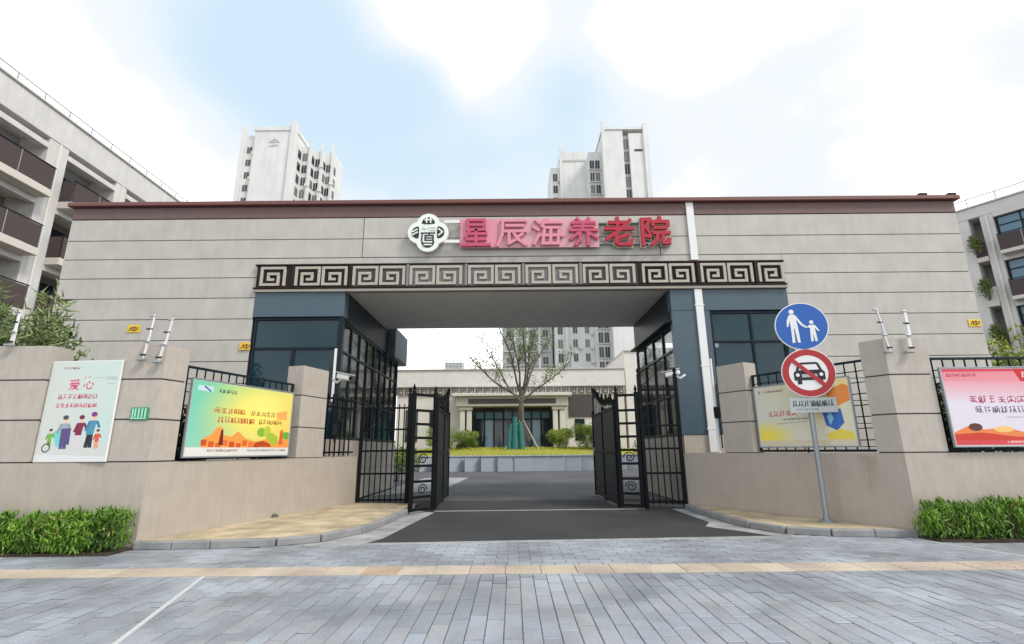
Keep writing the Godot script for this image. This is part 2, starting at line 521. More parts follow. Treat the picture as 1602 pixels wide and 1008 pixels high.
	mat("bark_pale", 0.17, 0.155, 0.13, 0.9, "fine", 1.2)
	mat("teal_wrap", 0.04, 0.22, 0.21, 0.8, "fine", 1.0)
	mat("stake", 0.42, 0.4, 0.34, 0.8)
	var lf := mat("leaf", 1, 1, 1, 0.5)
	lf.vertex_color_use_as_albedo = true
	lf.backlight_enabled = true; lf.backlight = Color(0.25, 0.3, 0.1)
	for k in ["black", "black_sheet", "frame", "dark_blue", "panel_brown", "frieze_dark"]: M[k].metallic_specular = 0.25
	for k in ["base_wall", "pillar", "pillar_b"]: wear(k, "streak", V(0.9, 0.16, 0.9))
	wear("brown", "streak", V(0.4, 0.1, 0.4)); wear("tower", "streak", V(0.06, 0.008, 0.06)); wear("cladding", "streak", V(0.3, 0.1, 0.3)); wear("apt_wall", "streak", V(0.25, 0.04, 0.25))
	wear("asphalt", "blotch", V(0.16, 0.16, 0.16)); wear("asphalt_far", "blotch", V(0.1, 0.1, 0.1)); wear("tan", "blotch", V(0.4, 0.4, 0.4)); wear("concrete", "blotch", V(0.5, 0.5, 0.5)); wear("kerb", "blotch", V(0.6, 0.6, 0.6))
	for i in 6: wear("paver%d" % i, "blotch", V(0.3, 0.3, 0.3))
	for i in 4: wear("tactile%d" % i, "blotch", V(0.3, 0.3, 0.3))
	glass("side_glass", 0.02, 0.05, 0.06, 0.22)
	glass("booth_glass", 0.008, 0.05, 0.07, 0.6)
	glass("clear_glass", 0.5, 0.6, 0.6, 0.2)

# ------------------------------------------------------------------ scene
func _ready() -> void:
	rng.seed = 20240
	var cam := Camera3D.new()
	cam.name = "camera"; add_child(cam)
	cam.fov = 64.61; cam.far = 900.0; cam.near = 0.05
	cam.transform = Transform3D(Basis(Vector3.RIGHT, deg_to_rad(14.1)) * Basis(Vector3.BACK, deg_to_rad(-0.5)), V(0, 1.3, 0))
	cam.current = true
	var we := WorldEnvironment.new()
	we.name = "world_environment"; add_child(we)
	var env := Environment.new()
	env.background_mode = Environment.BG_SKY
	var sk := Sky.new()
	var pm := PanoramaSkyMaterial.new()
	pm.panorama = make_sky()
	sk.sky_material = pm
	env.sky = sk
	env.tonemap_mode = Environment.TONE_MAPPER_LINEAR
	env.tonemap_exposure = 1.7
	env.sdfgi_enabled = true; env.ssao_enabled = true; env.ssil_enabled = true
	we.environment = env
	var sun := DirectionalLight3D.new()
	sun.name = "sun"; add_child(sun)
	sun.light_energy = 0.5; sun.light_angular_distance = 14.0; sun.light_color = Color(1.0, 0.97, 0.93)
	sun.shadow_enabled = true; sun.sky_mode = DirectionalLight3D.SKY_MODE_LIGHT_ONLY
	sun.look_at_from_position(V(9, 12, 6), V(0, 0, 0))
	make_materials()
	grounds()
	gate_building()
	guard_booths()
	boundary_walls()
	pavilion()
	towers()
	apartments()
	gates()
	lettering()
	posters()
	traffic_sign()
	fittings()
	planting()

# ------------------------------------------------------------------ ground
const KERB_L := [-5.29, -7.64, -4.25, -7.69, -3.4, -7.82, -2.89, -8.13, -2.52, -8.88, -2.36, -9.98, -2.3, -11.4, -2.3, -12.6]
const KERB_R := [5.95, -8.07, 4.78, -8.24, 4.25, -8.5, 3.98, -9.1, 3.87, -9.9, 3.84, -11.1, 3.84, -11.9]

func asphalt_line(x: float) -> float: return -8.08 - 0.055 * x

func grounds() -> void:
	struct("ground", B(-400, -0.3, -500, 400, -0.05, 60), M.ground)
	var bed := struct("pavement", B(-30, -0.05, -8.6, 30, -0.012, 12), M.bed)
	# stone pavers: the nearest 300 each an object, the others joined
	var spots := []
	var cw := 0.14
	var cl := 0.28
	var i := 0
	var x := -11.0
	while x < 11.0:
		var z := 1.0 - (cl * 0.5 if i % 2 else 0.0) - rng.randf() * 0.05
		while z > -5.99:
			var z1 := maxf(z - cl, -6.0)
			if z - z1 > 0.06: spots.append([x + cw / 2, (z + z1) / 2, cw, z - z1])
			z = z1
		x += cw; i += 1
	var zz := -6.43
	i = 0
	while zz > -8.5:
		x = -11.0 - (cl * 0.5 if i % 2 else 0.0)
		while x < 11.0:
			var mx := x + cl / 2
			var cut := asphalt_line(mx) + 0.12
			if zz - cw / 2 > cut and (zz - cw / 2 > -7.6 or absf(mx) < 6.5): spots.append([mx, zz - cw / 2, cl, cw])
			x += cl
		zz -= cw; i += 1
	var scored := []
	for s in spots:
		var fwd: float = -s[1]
		var sc: float = Vector2(s[0], s[1]).length()
		if fwd < 3.7 or absf(s[0]) > fwd * 0.97: sc += 100.0
		scored.append([sc, s])
	scored.sort_custom(func(a, b): return a[0] < b[0])
	var pn := FastNoiseLite.new()
	pn.seed = 4; pn.frequency = 0.5; pn.fractal_octaves = 3
	var shades := [0, 3, 1, 2, 4, 5]
	var xs := []
	var cs := []
	for k in scored.size():
		var s: Array = scored[k][1]
		var tilt := Basis(V(1, 0, 0), rng.randf_range(-0.006, 0.006)) * Basis(V(0, 0, 1), rng.randf_range(-0.008, 0.008))
		var dy := rng.randf_range(-0.003, 0.003) - 0.01
		var tone := clampf(0.5 + pn.get_noise_2d(s[0], s[1]) * 0.9 + rng.randf_range(-0.28, 0.28), 0.0, 0.99)
		if k < 300:
			pbox("paver", V(s[0], dy - 0.005, s[1]), V(snappedf(s[2] - 0.006, 0.001), 0.03, snappedf(s[3] - 0.012, 0.03 if s[3] < cl - 0.01 and s[3] > cw + 0.01 else 0.001)), M["paver%d" % [5, 0, 3, 1, 2, 4][int(tone * 6)]], bed, 0.004, tilt)
		else:
			xs.append(Transform3D(tilt.scaled_local(V(s[2] - 0.008, 0.03, s[3] - 0.01)), V(s[0], dy - 0.005, s[1])))
			var g: float = lerpf(0.3, 0.47, tone)
			cs.append(Color(g * 0.96, g * 1.05, g * 1.16))
	var ub := Sh.new()
	ub.box(Transform3D(), Vector3.ONE, 0.0)
	leaves("pavers", ub.mesh(), xs, cs, bed, M.paver_many)
	# tactile strip, tile by tile
	var strip := struct("tactile_strip", B(-30, -0.012, -6.42, 30, -0.008, -6.01), M.bed)
	var ribbed := Sh.new()
	ribbed.box(Transform3D(Basis(), V(0, 0, 0)), V(0.39, 0.03, 0.4), 0.004)
	for k in 4:
		ribbed.box(Transform3D(Basis(), V(0, 0.017, -0.14 + k * 0.093)), V(0.32, 0.008, 0.032), 0.003)
	var rm := ribbed.mesh()
	for k in 50:
		var tx := -9.8 + k * 0.396
		var o := part("tactile_tile", rm, M["tactile%d" % [0, 2, 0, 1, 2, 0, 3, 2, 1, 2][rng.randi() % 10]], strip)
		o.position = V(tx, -0.011 + rng.randf_range(-0.002, 0.002), -6.215)
	# pale stone lines let into the paving
	for l in [[-3.35, -5.98, -2.72, -3.7], [5.75, -8.0, 6.2, -6.45], [-30.0, -7.02, -6.6, -7.08]]:
		var s := Sh.new()
		s.bar(V(l[0], 0.0, l[1]), V(l[2], 0.0, l[3]), 0.04, 0.016, 0.003)
		struct("paving_line", s, M.pale_stone)
	# drive
	var a := Sh.new()
	a.plan(P2([-3.4, asphalt_line(-3.4), 4.9, asphalt_line(4.9), 4.9, -13, 14, -16, 16, -40, -16, -40, -12, -20, -4.3, -19, -4.3, -13]), -0.05, -0.004)
	struct("driveway", a, M.asphalt)
	var fl := Sh.new()
	fl.bar(V(-3.0, -0.012, asphalt_line(-3.0) + 0.06), V(4.5, -0.012, asphalt_line(4.5) + 0.06), 0.14, 0.03, 0.004)
	struct("flush_kerb", fl, M.concrete)
	var c := Sh.new()
	c.plan(P2([-16, -40, 16, -40, 14, -14.3, -4.3, -14.3, -4.3, -19, -12, -20]), -0.004, 0.0)
	struct("courtyard_road", c, M.asphalt_far)
	var thr := Sh.new()
	thr.bar(V(-1.75, 0.0, -11.92), V(2.95, 0.0, -12.05), 0.07, 0.012, 0.003)
	struct("gate_threshold", thr, M.concrete)
	# pale aprons beside the drive, kerbs, tan pavements
	var ap := Sh.new()
	ap.plan(P2([-3.5, -7.86, -2.16, -7.99, -2.01, -8.42, -1.9, -9.79, -1.72, -11.7, -2.3, -12.2, -2.4, -9.9, -2.6, -8.9, -2.95, -8.2]), -0.01, 0.0)
	struct("concrete_apron", ap, M.concrete)
	ap = Sh.new()
	ap.plan(P2([4.3, -8.27, 3.99, -8.28, 3.6, -8.9, 3.3, -9.35, 3.55, -9.86, 3.52, -12.0, 3.9, -12.0, 3.9, -9.9, 4.0, -9.1, 4.3, -8.5]), -0.01, 0.0)
	struct("concrete_apron", ap, M.concrete)
	ap = Sh.new()
	ap.plan(P2([-4.3, -16, -2.4, -18, -2.2, -26, -4.3, -26]), -0.01, 0.006)
	struct("courtyard_pavement", ap, M.concrete)
	for side in 2:
		var k: Array = KERB_L if side == 0 else KERB_R
		var lt := Sh.new()
		var pl := [-5.28, -7.7, -3.83, -13.0, -2.42, -13.0] if side == 0 else [6.0, -8.13, 3.98, -11.98]
		var inner := []
		for j in range(0, k.size(), 2): inner.append_array([k[j] + (-0.05 if side == 0 else 0.05), k[j + 1] - 0.03])
		var poly := P2(pl)
		var back := P2(inner)
		back.reverse()
		if side == 0: poly = P2([-5.3, -7.72, -3.84, -13.0])
		else: poly = P2([6.0, -8.14, 3.88, -11.95])
		poly.append_array(back)
		lt.plan(poly, -0.02, 0.095)
		struct("tan_pavement", lt, M.tan)
		var kr := Node3D.new()
		kr.name = numbered("kerb"); add_child(kr); kr.set_meta("kind", "structure")
		kr.position = V(k[4], 0, k[5] - 0.05)
		for j in range(0, k.size() - 2, 2):
			var p := V(k[j], 0.05, k[j + 1])
			var q := V(k[j + 2], 0.05, k[j + 3])
			var cnt := maxi(1, int(round(p.distance_to(q) / 0.6)))
			for n2 in cnt:
				var s := Sh.new()
				var p1 := p.lerp(q, float(n2) / cnt)
				var p2 := p.lerp(q, float(n2 + 1) / cnt)
				var d := (p2 - p1).normalized() * 0.004
				s.bar(p1 + d, p2 - d, 0.13, 0.11 + 0.002 * (j % 4), 0.015)
				wpart("kerbstone", s, M.kerb, kr)
	# planter round the courtyard lawn
	var pw := thing("planter_wall", "low curved blue-grey planter wall at the end of the drive", "wall", V(0.6, 0, -33))
	var ctr := V(0.6, 0, -49)
	for k in 25:
		var ang := (k - 12) * 0.066
		var s := Sh.new()
		var bs := Basis(Vector3.UP, -ang)
		s.box(Transform3D(bs, ctr + V(sin(ang) * 16, 0.45, cos(ang) * 16)), V(1.053, 0.9, 0.25), 0.004)
		wpart("wall_panel", s, M.planter, pw)
		s = Sh.new()
		s.box(Transform3D(bs, ctr + V(sin(ang) * 16.02, 0.935, cos(ang) * 16.02)), V(1.05, 0.07, 0.34), 0.012)
		wpart("coping_stone", s, M.planter, pw)
	var lw := Sh.new()
	var lp := []
	for k in 25:
		var ang := (k - 12) * 0.066
		lp.append_array([ctr.x + sin(ang) * 15.85, ctr.z + cos(ang) * 15.85])
	lp.append_array([14.0, -42.2, -13.0, -42.2])
	lw.plan(P2(lp), 0.0, 0.9)
	struct("lawn", lw, M.lawn)
	var hill := Sh.new()
	for k in 24:
		var a0 := (k - 12) * 0.066
		var a1 := (k - 11) * 0.066
		for r in 4:
			var rr := [15.8, 15.0, 13.6, 12.0, 9.5]
			var hh := [0.9, 1.12, 1.3, 1.36, 1.3]
			var pt := func(an: float, q: int) -> Vector3: return ctr + V(sin(an) * rr[q], hh[q], cos(an) * rr[q])
			hill.quad(pt.call(a0, r), pt.call(a1, r), pt.call(a1, r + 1), pt.call(a0, r + 1), Vector3.UP)
	struct("lawn_mound", hill, M.lawn)
	# grass on the mound
	var blade := leaf_mesh(0.16, 0.03)
	xs = []; cs = []
	for k in 9000:
		var an := rng.randf_range(-0.62, 0.62)
		var r := rng.randf_range(11.0, 15.8)
		var h := lerpf(1.33, 0.9, smoothstep(12.0, 15.9, r))
		xs.append(Transform3D((Basis(Vector3.UP, rng.randf() * TAU) * Basis(Vector3.RIGHT, rng.randf_range(-0.6, 0.6))).scaled_local(Vector3.ONE * rng.randf_range(0.7, 1.5)), ctr + V(sin(an) * r, h, cos(an) * r)))
		cs.append(green(Color(0.3, 0.34, 0.03), Color(0.62, 0.6, 0.07), rng.randf()))
	tag(leaves("lawn_grass", blade, xs, cs, self, M.leaf), "yellow-green grass covering the mound behind the planter wall", "grass")

# ------------------------------------------------------------------ gate building
const ZF := -12.8
const ROWS := [7.49, 6.87, 6.33, 5.79, 5.23, 4.66, 4.1, 3.54, 2.98, 2.42, 1.86, 1.3, 0.74, 0.1]

func gate_building() -> void:
	var g := thing("gate_building", "long grey-clad gate building with brown top band spanning the drive", "building", V(0, 0, -15))
	wpart("wall", B(-11.98, 0, ZF - 4.7, -6.74, 7.5, ZF - 0.03), M.joint, g)
	wpart("wall", B(7.22, 0, ZF - 4.7, 12.13, 7.5, ZF - 0.03), M.joint, g)
	wpart("beam", B(-6.735, 5.55, ZF - 4.5, 7.215, 7.495, ZF - 0.035), M.joint, g)
	wpart("roof", B(-11.97, 7.505, ZF - 4.68, 12.12, 7.8, ZF - 0.04), M.joint, g)
	wpart("soffit", B(-6.72, 5.44, ZF - 4.52, 7.2, 5.545, ZF - 0.01), M.soffit, g)
	wpart("side_wall", B(-12.0, 0, ZF - 4.72, -11.985, 7.49, ZF - 0.02), M.cladding, g)
	wpart("side_wall", B(12.135, 0, ZF - 4.72, 12.15, 7.49, ZF - 0.02), M.cladding, g)
	for i in ROWS.size() - 1:
		var y1: float = ROWS[i] - 0.009
		var y0: float = ROWS[i + 1] + 0.009
		var m: Material = M.cladding
		if y0 > 5.8:
			for e in [[-12.0, -4.02], [-4.0, 3.99], [4.01, 12.15]]: pspan("cladding_panel", V(e[0], y0, ZF - 0.029), V(e[1], y1, ZF), m, g, 0.006)
		else:
			pspan("cladding_panel", V(-12.0, y0, ZF - 0.029), V(-6.74, y1, ZF), m, g, 0.006)
			pspan("cladding_panel", V(7.22, y0, ZF - 0.029), V(12.15, y1, ZF), m, g, 0.006)
	wpart("cladding_panel", B(-6.735, 5.52, ZF - 0.029, 7.215, 5.79, ZF - 0.001), M.cladding, g)
	wpart("cladding_panel", B(-6.735, 5.8, ZF - 0.029, 7.215, 6.32, ZF - 0.001, 0.006), M.cladding, g)
	wpart("fascia", B(-12.01, 7.5, ZF - 4.73, 12.16, 7.84, ZF + 0.012, 0.008), M.brown, g)
	wpart("coping", B(-12.1, 7.842, ZF - 4.85, 12.26, 7.96, ZF + 0.14, 0.015), M.cap, g)
	# lintel lip under the frieze, frieze frame and its meanders
	wpart("lintel", B(-6.76, 5.36, ZF - 0.1, 7.23, 5.437, ZF + 0.09, 0.008), M.cream, g)
	var f := wpart("frieze", B(-6.73, 5.45, ZF + 0.004, 7.18, 6.09, ZF + 0.05), M.frieze_mid, g)
	wpart("top_rail", B(-6.78, 6.085, ZF + 0.001, 7.22, 6.125, ZF + 0.11, 0.008), M.frieze_dark, f)
	wpart("bottom_rail", B(-6.78, 5.445, ZF + 0.001, 7.22, 5.485, ZF + 0.11, 0.006), M.frieze_dark, f)
	var cuts := [-6.73, -5.76, -4.24, -2.74, -1.2, 0.31, 1.82, 3.38, 4.92, 6.44, 7.18]
	for i in 10:
		var bm: Material = M.frieze_grey if i in [3, 4, 5] else (M.frieze_mid if i in [2, 6] else M.frieze_dark)
		wpart("back_panel", B(cuts[i] + 0.004, 5.487, ZF + 0.052, cuts[i + 1] - 0.004, 6.083, ZF + 0.07), bm, f)
		if i: wpart("divider", B(cuts[i] - 0.035, 5.487, ZF + 0.075, cuts[i] + 0.035, 6.083, ZF + 0.125, 0.006), M.frieze_grey if i in [3, 4, 5, 6] else M.frieze_dark, f)
	for i in range(0, 10):
		var units := [[cuts[i] + 0.06, 1.0], [cuts[i] + 0.77, -1.0]]
		if i == 0: units = [[cuts[0] + 0.12, -1.0]]
		if i == 9: units = [[cuts[9] + 0.06, 1.0]]
		for u2 in units:
			var w := 0.66
			var h := 0.52
			var pts := [0, 0, 0, h, w, h, w, 0, 0.26 * w, 0, 0.26 * w, 0.64 * h, 0.7 * w, 0.64 * h, 0.7 * w, 0.3 * h, 0.5 * w, 0.3 * h]
			var q := []
			for j in range(0, pts.size(), 2):
				var px2: float = pts[j] * 0.91 + 0.03
				q.append_array([u2[0] + (px2 if u2[1] > 0 else w - px2), pts[j + 1] * 0.88])
			wpart("meander", line_shape([q], V(0, 5.487 + 0.065, ZF + 0.071), 1.0, 0.072, 0.05), M.meander, f)
	# roof bits
	for x in [11.35, 12.15]:
		var o := wpart("roof_lamp", B(x - 0.11, 8.0, ZF - 0.12, x + 0.11, 8.07, ZF + 0.05, 0.01), M.black, g)
		wpart("bracket", B(x - 0.05, 7.955, ZF - 0.06, x - 0.02, 8.005, ZF), M.steel, o)
		wpart("bracket", B(x + 0.03, 7.955, ZF - 0.06, x + 0.06, 8.005, ZF), M.steel, o)
	# white downpipe
	var dp := thing("drain_pipe", "wide white drain pipe running down the facade right of the lettering", "pipe", V(4.88, 1.2, ZF + 0.05))
	wpart("pipe", B(4.78, 6.16, ZF + 0.016, 4.98, 7.835, ZF + 0.06, 0.008), M.white_paint, dp)
	wpart("pipe", B(4.78, 1.2, ZF + 0.012, 4.98, 5.355, ZF + 0.06, 0.008), M.white_paint, dp)
	for y in [1.75, 3.3, 4.9]: wpart("clamp", B(4.76, y, ZF + 0.01, 5.0, y + 0.03, ZF + 0.066, 0.003), M.white_paint, dp)

# ------------------------------------------------------------------ guard booths
func booth_window(parent: Node3D, a: Vector3, b: Vector3, bars_x: Array, bars_y: Array, split: Array, pane := "booth_glass") -> void:
	# a glazed wall lying in a plane of constant z (a.z == b.z) or of constant x; bars are fractions, split lists the panes
	var along_x := absf(b.x - a.x) > 0.01
	var w := 0.06
	var at := func(f: float, y: float) -> Vector3: return V(lerpf(a.x, b.x, f), lerpf(a.y, b.y, y), lerpf(a.z, b.z, f))
	for f in bars_x:
		var p: Vector3 = at.call(f, 0.0)
		pbox("mullion", V(p.x, (a.y + b.y) / 2, p.z), V(w, b.y - a.y, 0.09) if along_x else V(0.09, b.y - a.y, w), M.frame, parent, 0.006)
	for y in bars_y:
		var p: Vector3 = at.call(0.5, y)
		pbox("transom", p, V(absf(b.x - a.x), w, 0.084) if along_x else V(0.084, w, absf(b.z - a.z)), M.frame, parent, 0.006)
	for k in split:
		var p: Vector3 = at.call(k[0], k[1])
		var q: Vector3 = at.call(k[2], k[3])
		var t := V(0, 0, 0.006) if along_x else V(0.006, 0, 0)
		pspan("pane", p - t, q + t, M[pane], parent)

func guard_booths() -> void:
	var l := thing("guard_booth", "blue-grey guard booth with dark glazing left of the drive", "guardhouse", V(-5.5, 0, -16))
	var z1 := -19.4
	wpart("floor", B(-6.7, 0, z1, -4.4, 0.12, ZF - 0.02), M.interior, l)
	wpart("back_wall", B(-6.7, 0.12, z1, -6.58, 4.68, ZF - 0.2), M.interior_light, l)
	wpart("rear_wall", B(-6.57, 0.12, z1, -4.4, 4.68, z1 + 0.12), M.interior, l)
	wpart("ceiling", B(-6.7, 4.7, z1, -4.44, 4.8, ZF - 0.05), M.interior, l)
	wpart("base_wall", B(-6.7, 0.121, ZF - 0.16, -4.42, 1.6, ZF - 0.01), M.base_wall, l)
	wpart("base_wall", B(-4.52, 0.121, z1, -4.4, 1.6, ZF - 0.165), M.joint, l)
	for i in 5:
		for j in 2:
			pspan("base_panel", V(-4.399, 0.02 + j * 0.79, z1 + 0.02 + i * 1.3), V(-4.372, 0.8 + j * 0.79, z1 + 1.3 + i * 1.3), M.pillar if (i + j) % 2 else M.pillar_b, l, 0.005)
	wpart("sill", B(-4.53, 1.601, z1, -4.36, 1.66, ZF - 0.0, 0.006), M.frame, l)
	wpart("corner_post", B(-4.5, 1.66, ZF - 0.13, -4.37, 4.7, ZF, 0.008), M.frame, l)
	wpart("fascia", B(-6.72, 4.7, ZF - 0.3, -4.37, 5.43, ZF + 0.03, 0.006), M.blue_grey, l)
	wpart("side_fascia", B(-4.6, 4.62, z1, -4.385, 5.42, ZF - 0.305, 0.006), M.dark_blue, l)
	wpart("roof_edge", B(-6.8, 4.48, z1 - 0.3, -4.12, 5.6, -17.6, 0.05), M.blue_grey, l)
	booth_window(l, V(-6.7, 1.6, ZF - 0.07), V(-4.5, 4.7, ZF - 0.07), [0.015], [0.01, 0.735, 0.985], [[0, 0, 0.5, 0.735], [0.5, 0, 1, 0.735], [0, 0.735, 1, 1]])
	var bx2 := []
	var sp := []
	for i in 9: bx2.append(0.005 + i * 0.123)
	for i in 8:
		sp.append([i / 8.0, 0, (i + 1) / 8.0, 0.735]); sp.append([i / 8.0, 0.735, (i + 1) / 8.0, 1])
	booth_window(l, V(-4.46, 1.66, ZF - 0.14), V(-4.46, 4.62, z1 + 0.05), bx2, [0.34, 0.735, 0.99], sp, "side_glass")
	pspan("mullion", V(-5.66, 1.63, ZF - 0.115), V(-5.58, 3.85, ZF - 0.025), M.frame, l, 0.006)
	var bl := thing("window_blind", "pale vertical blind strips inside the left booth's side window", "blind", V(-4.62, 4.5, -16))
	for k in 22:
		if k % 7 in [3, 4]: continue
		var bz := -13.4 - k * 0.27
		pbox("slat", V(-4.66, 3.1, bz), V(0.008, 2.8, 0.12), M.blind, bl, 0.0, Basis(Vector3.UP, 0.5 + 0.12 * sin(k * 2.3)))
	pspan("head_rail", V(-4.68, 4.505, -19.2), V(-4.62, 4.56, -13.2), M.steel, bl)
	var desk := thing("desk", "pale desk standing inside the left guard booth", "desk", V(-5.4, 0.12, -15))
	wpart("desk_top", B(-6.0, 0.85, -15.9, -4.8, 0.9, -14.2), M.interior_light, desk)
	for z in [-15.8, -14.35]: wpart("desk_side", B(-5.95, 0.12, z, -4.85, 0.85, z + 0.04), M.interior_light, desk)

	var r := thing("guard_booth", "blue-grey guard booth behind the traffic sign right of the drive", "guardhouse", V(5.7, 0, -15))
	z1 = -17.0
	wpart("floor", B(4.2, 0, z1, 7.18, 0.12, ZF - 0.02), M.interior, r)
	wpart("back_wall", B(7.06, 0.12, z1, 7.18, 4.6, ZF - 0.2), M.interior_light, r)
	wpart("rear_wall", B(4.2, 0.12, z1, 7.05, 4.6, z1 + 0.12), M.interior, r)
	wpart("ceiling", B(4.2, 4.78, z1, 7.18, 4.9, ZF - 0.16), M.interior, r)
	wpart("base_wall", B(4.19, 0.121, ZF - 0.16, 7.18, 1.62, ZF - 0.01), M.base_wall, r)
	wpart("base_wall", B(4.18, 0.121, z1, 4.3, 1.62, ZF - 0.165), M.joint, r)
	for i in 3:
		for j in 2:
			pspan("base_panel", V(4.152, 0.02 + j * 0.79, z1 + 0.02 + i * 1.38), V(4.179, 0.8 + j * 0.79, z1 + 1.38 + i * 1.38), M.pillar if (i + j) % 2 else M.pillar_b, r, 0.005)
	wpart("wall_panel", B(4.15, 1.625, ZF - 0.15, 5.14, 4.78, ZF + 0.006, 0.006), M.blue_grey, r)
	wpart("wall_panel", B(7.06, 1.625, ZF - 0.15, 7.2, 4.78, ZF + 0.006, 0.006), M.blue_grey, r)
	wpart("fascia", B(4.15, 4.785, ZF - 0.3, 7.21, 5.35, ZF + 0.008, 0.006), M.blue_grey, r)
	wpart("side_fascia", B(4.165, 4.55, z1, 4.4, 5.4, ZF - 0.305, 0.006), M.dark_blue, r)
	wpart("rain_hood", B(4.0, 4.48, z1, 4.3, 4.54, ZF - 0.05, 0.012), M.dark_blue, r)
	booth_window(r, V(5.14, 1.62, ZF - 0.07), V(7.06, 4.78, ZF - 0.07), [0.02, 0.55, 0.98], [0.01, 0.74, 0.985], [[0, 0, 0.55, 0.74], [0.55, 0, 1, 0.74], [0, 0.74, 1, 1]])
	bx2 = [0.01, 0.25, 0.5, 0.75, 0.99]
	sp = []
	for i in 4:
		sp.append([i / 4.0, 0, (i + 1) / 4.0, 0.76]); sp.append([i / 4.0, 0.76, (i + 1) / 4.0, 1])
	booth_window(r, V(4.23, 1.62, ZF - 0.16), V(4.23, 4.48, z1 + 0.05), bx2, [0.01, 0.36, 0.76, 0.99], sp, "side_glass")

# ------------------------------------------------------------------ boundary walls
const LA := Vector2(-5.32, -7.69)
const LB := Vector2(-3.83, -13.0)
const RA := Vector2(6.03, -8.12)
const RB := Vector2(3.9, -12.0)

func pillar(parent: Node3D, poly: PackedVector2Array, ys: Array) -> void:
	var o := Vector2.ZERO
	for p in poly: o += p / poly.size()
	var core := PackedVector2Array()
	for p in poly: core.append(p.lerp(o, 0.06))
	var s := Sh.new()
	s.plan(core, ys[0] - 0.01, ys[-1] - 0.02)
	wpart("pillar_core", s, M.joint, parent)
	for i in ys.size() - 1:
		s = Sh.new()
		s.plan(poly, ys[i] + 0.012, ys[i + 1] - 0.012)
		wpart("pillar_block", s, M.pillar if i % 2 else M.pillar_b, parent)

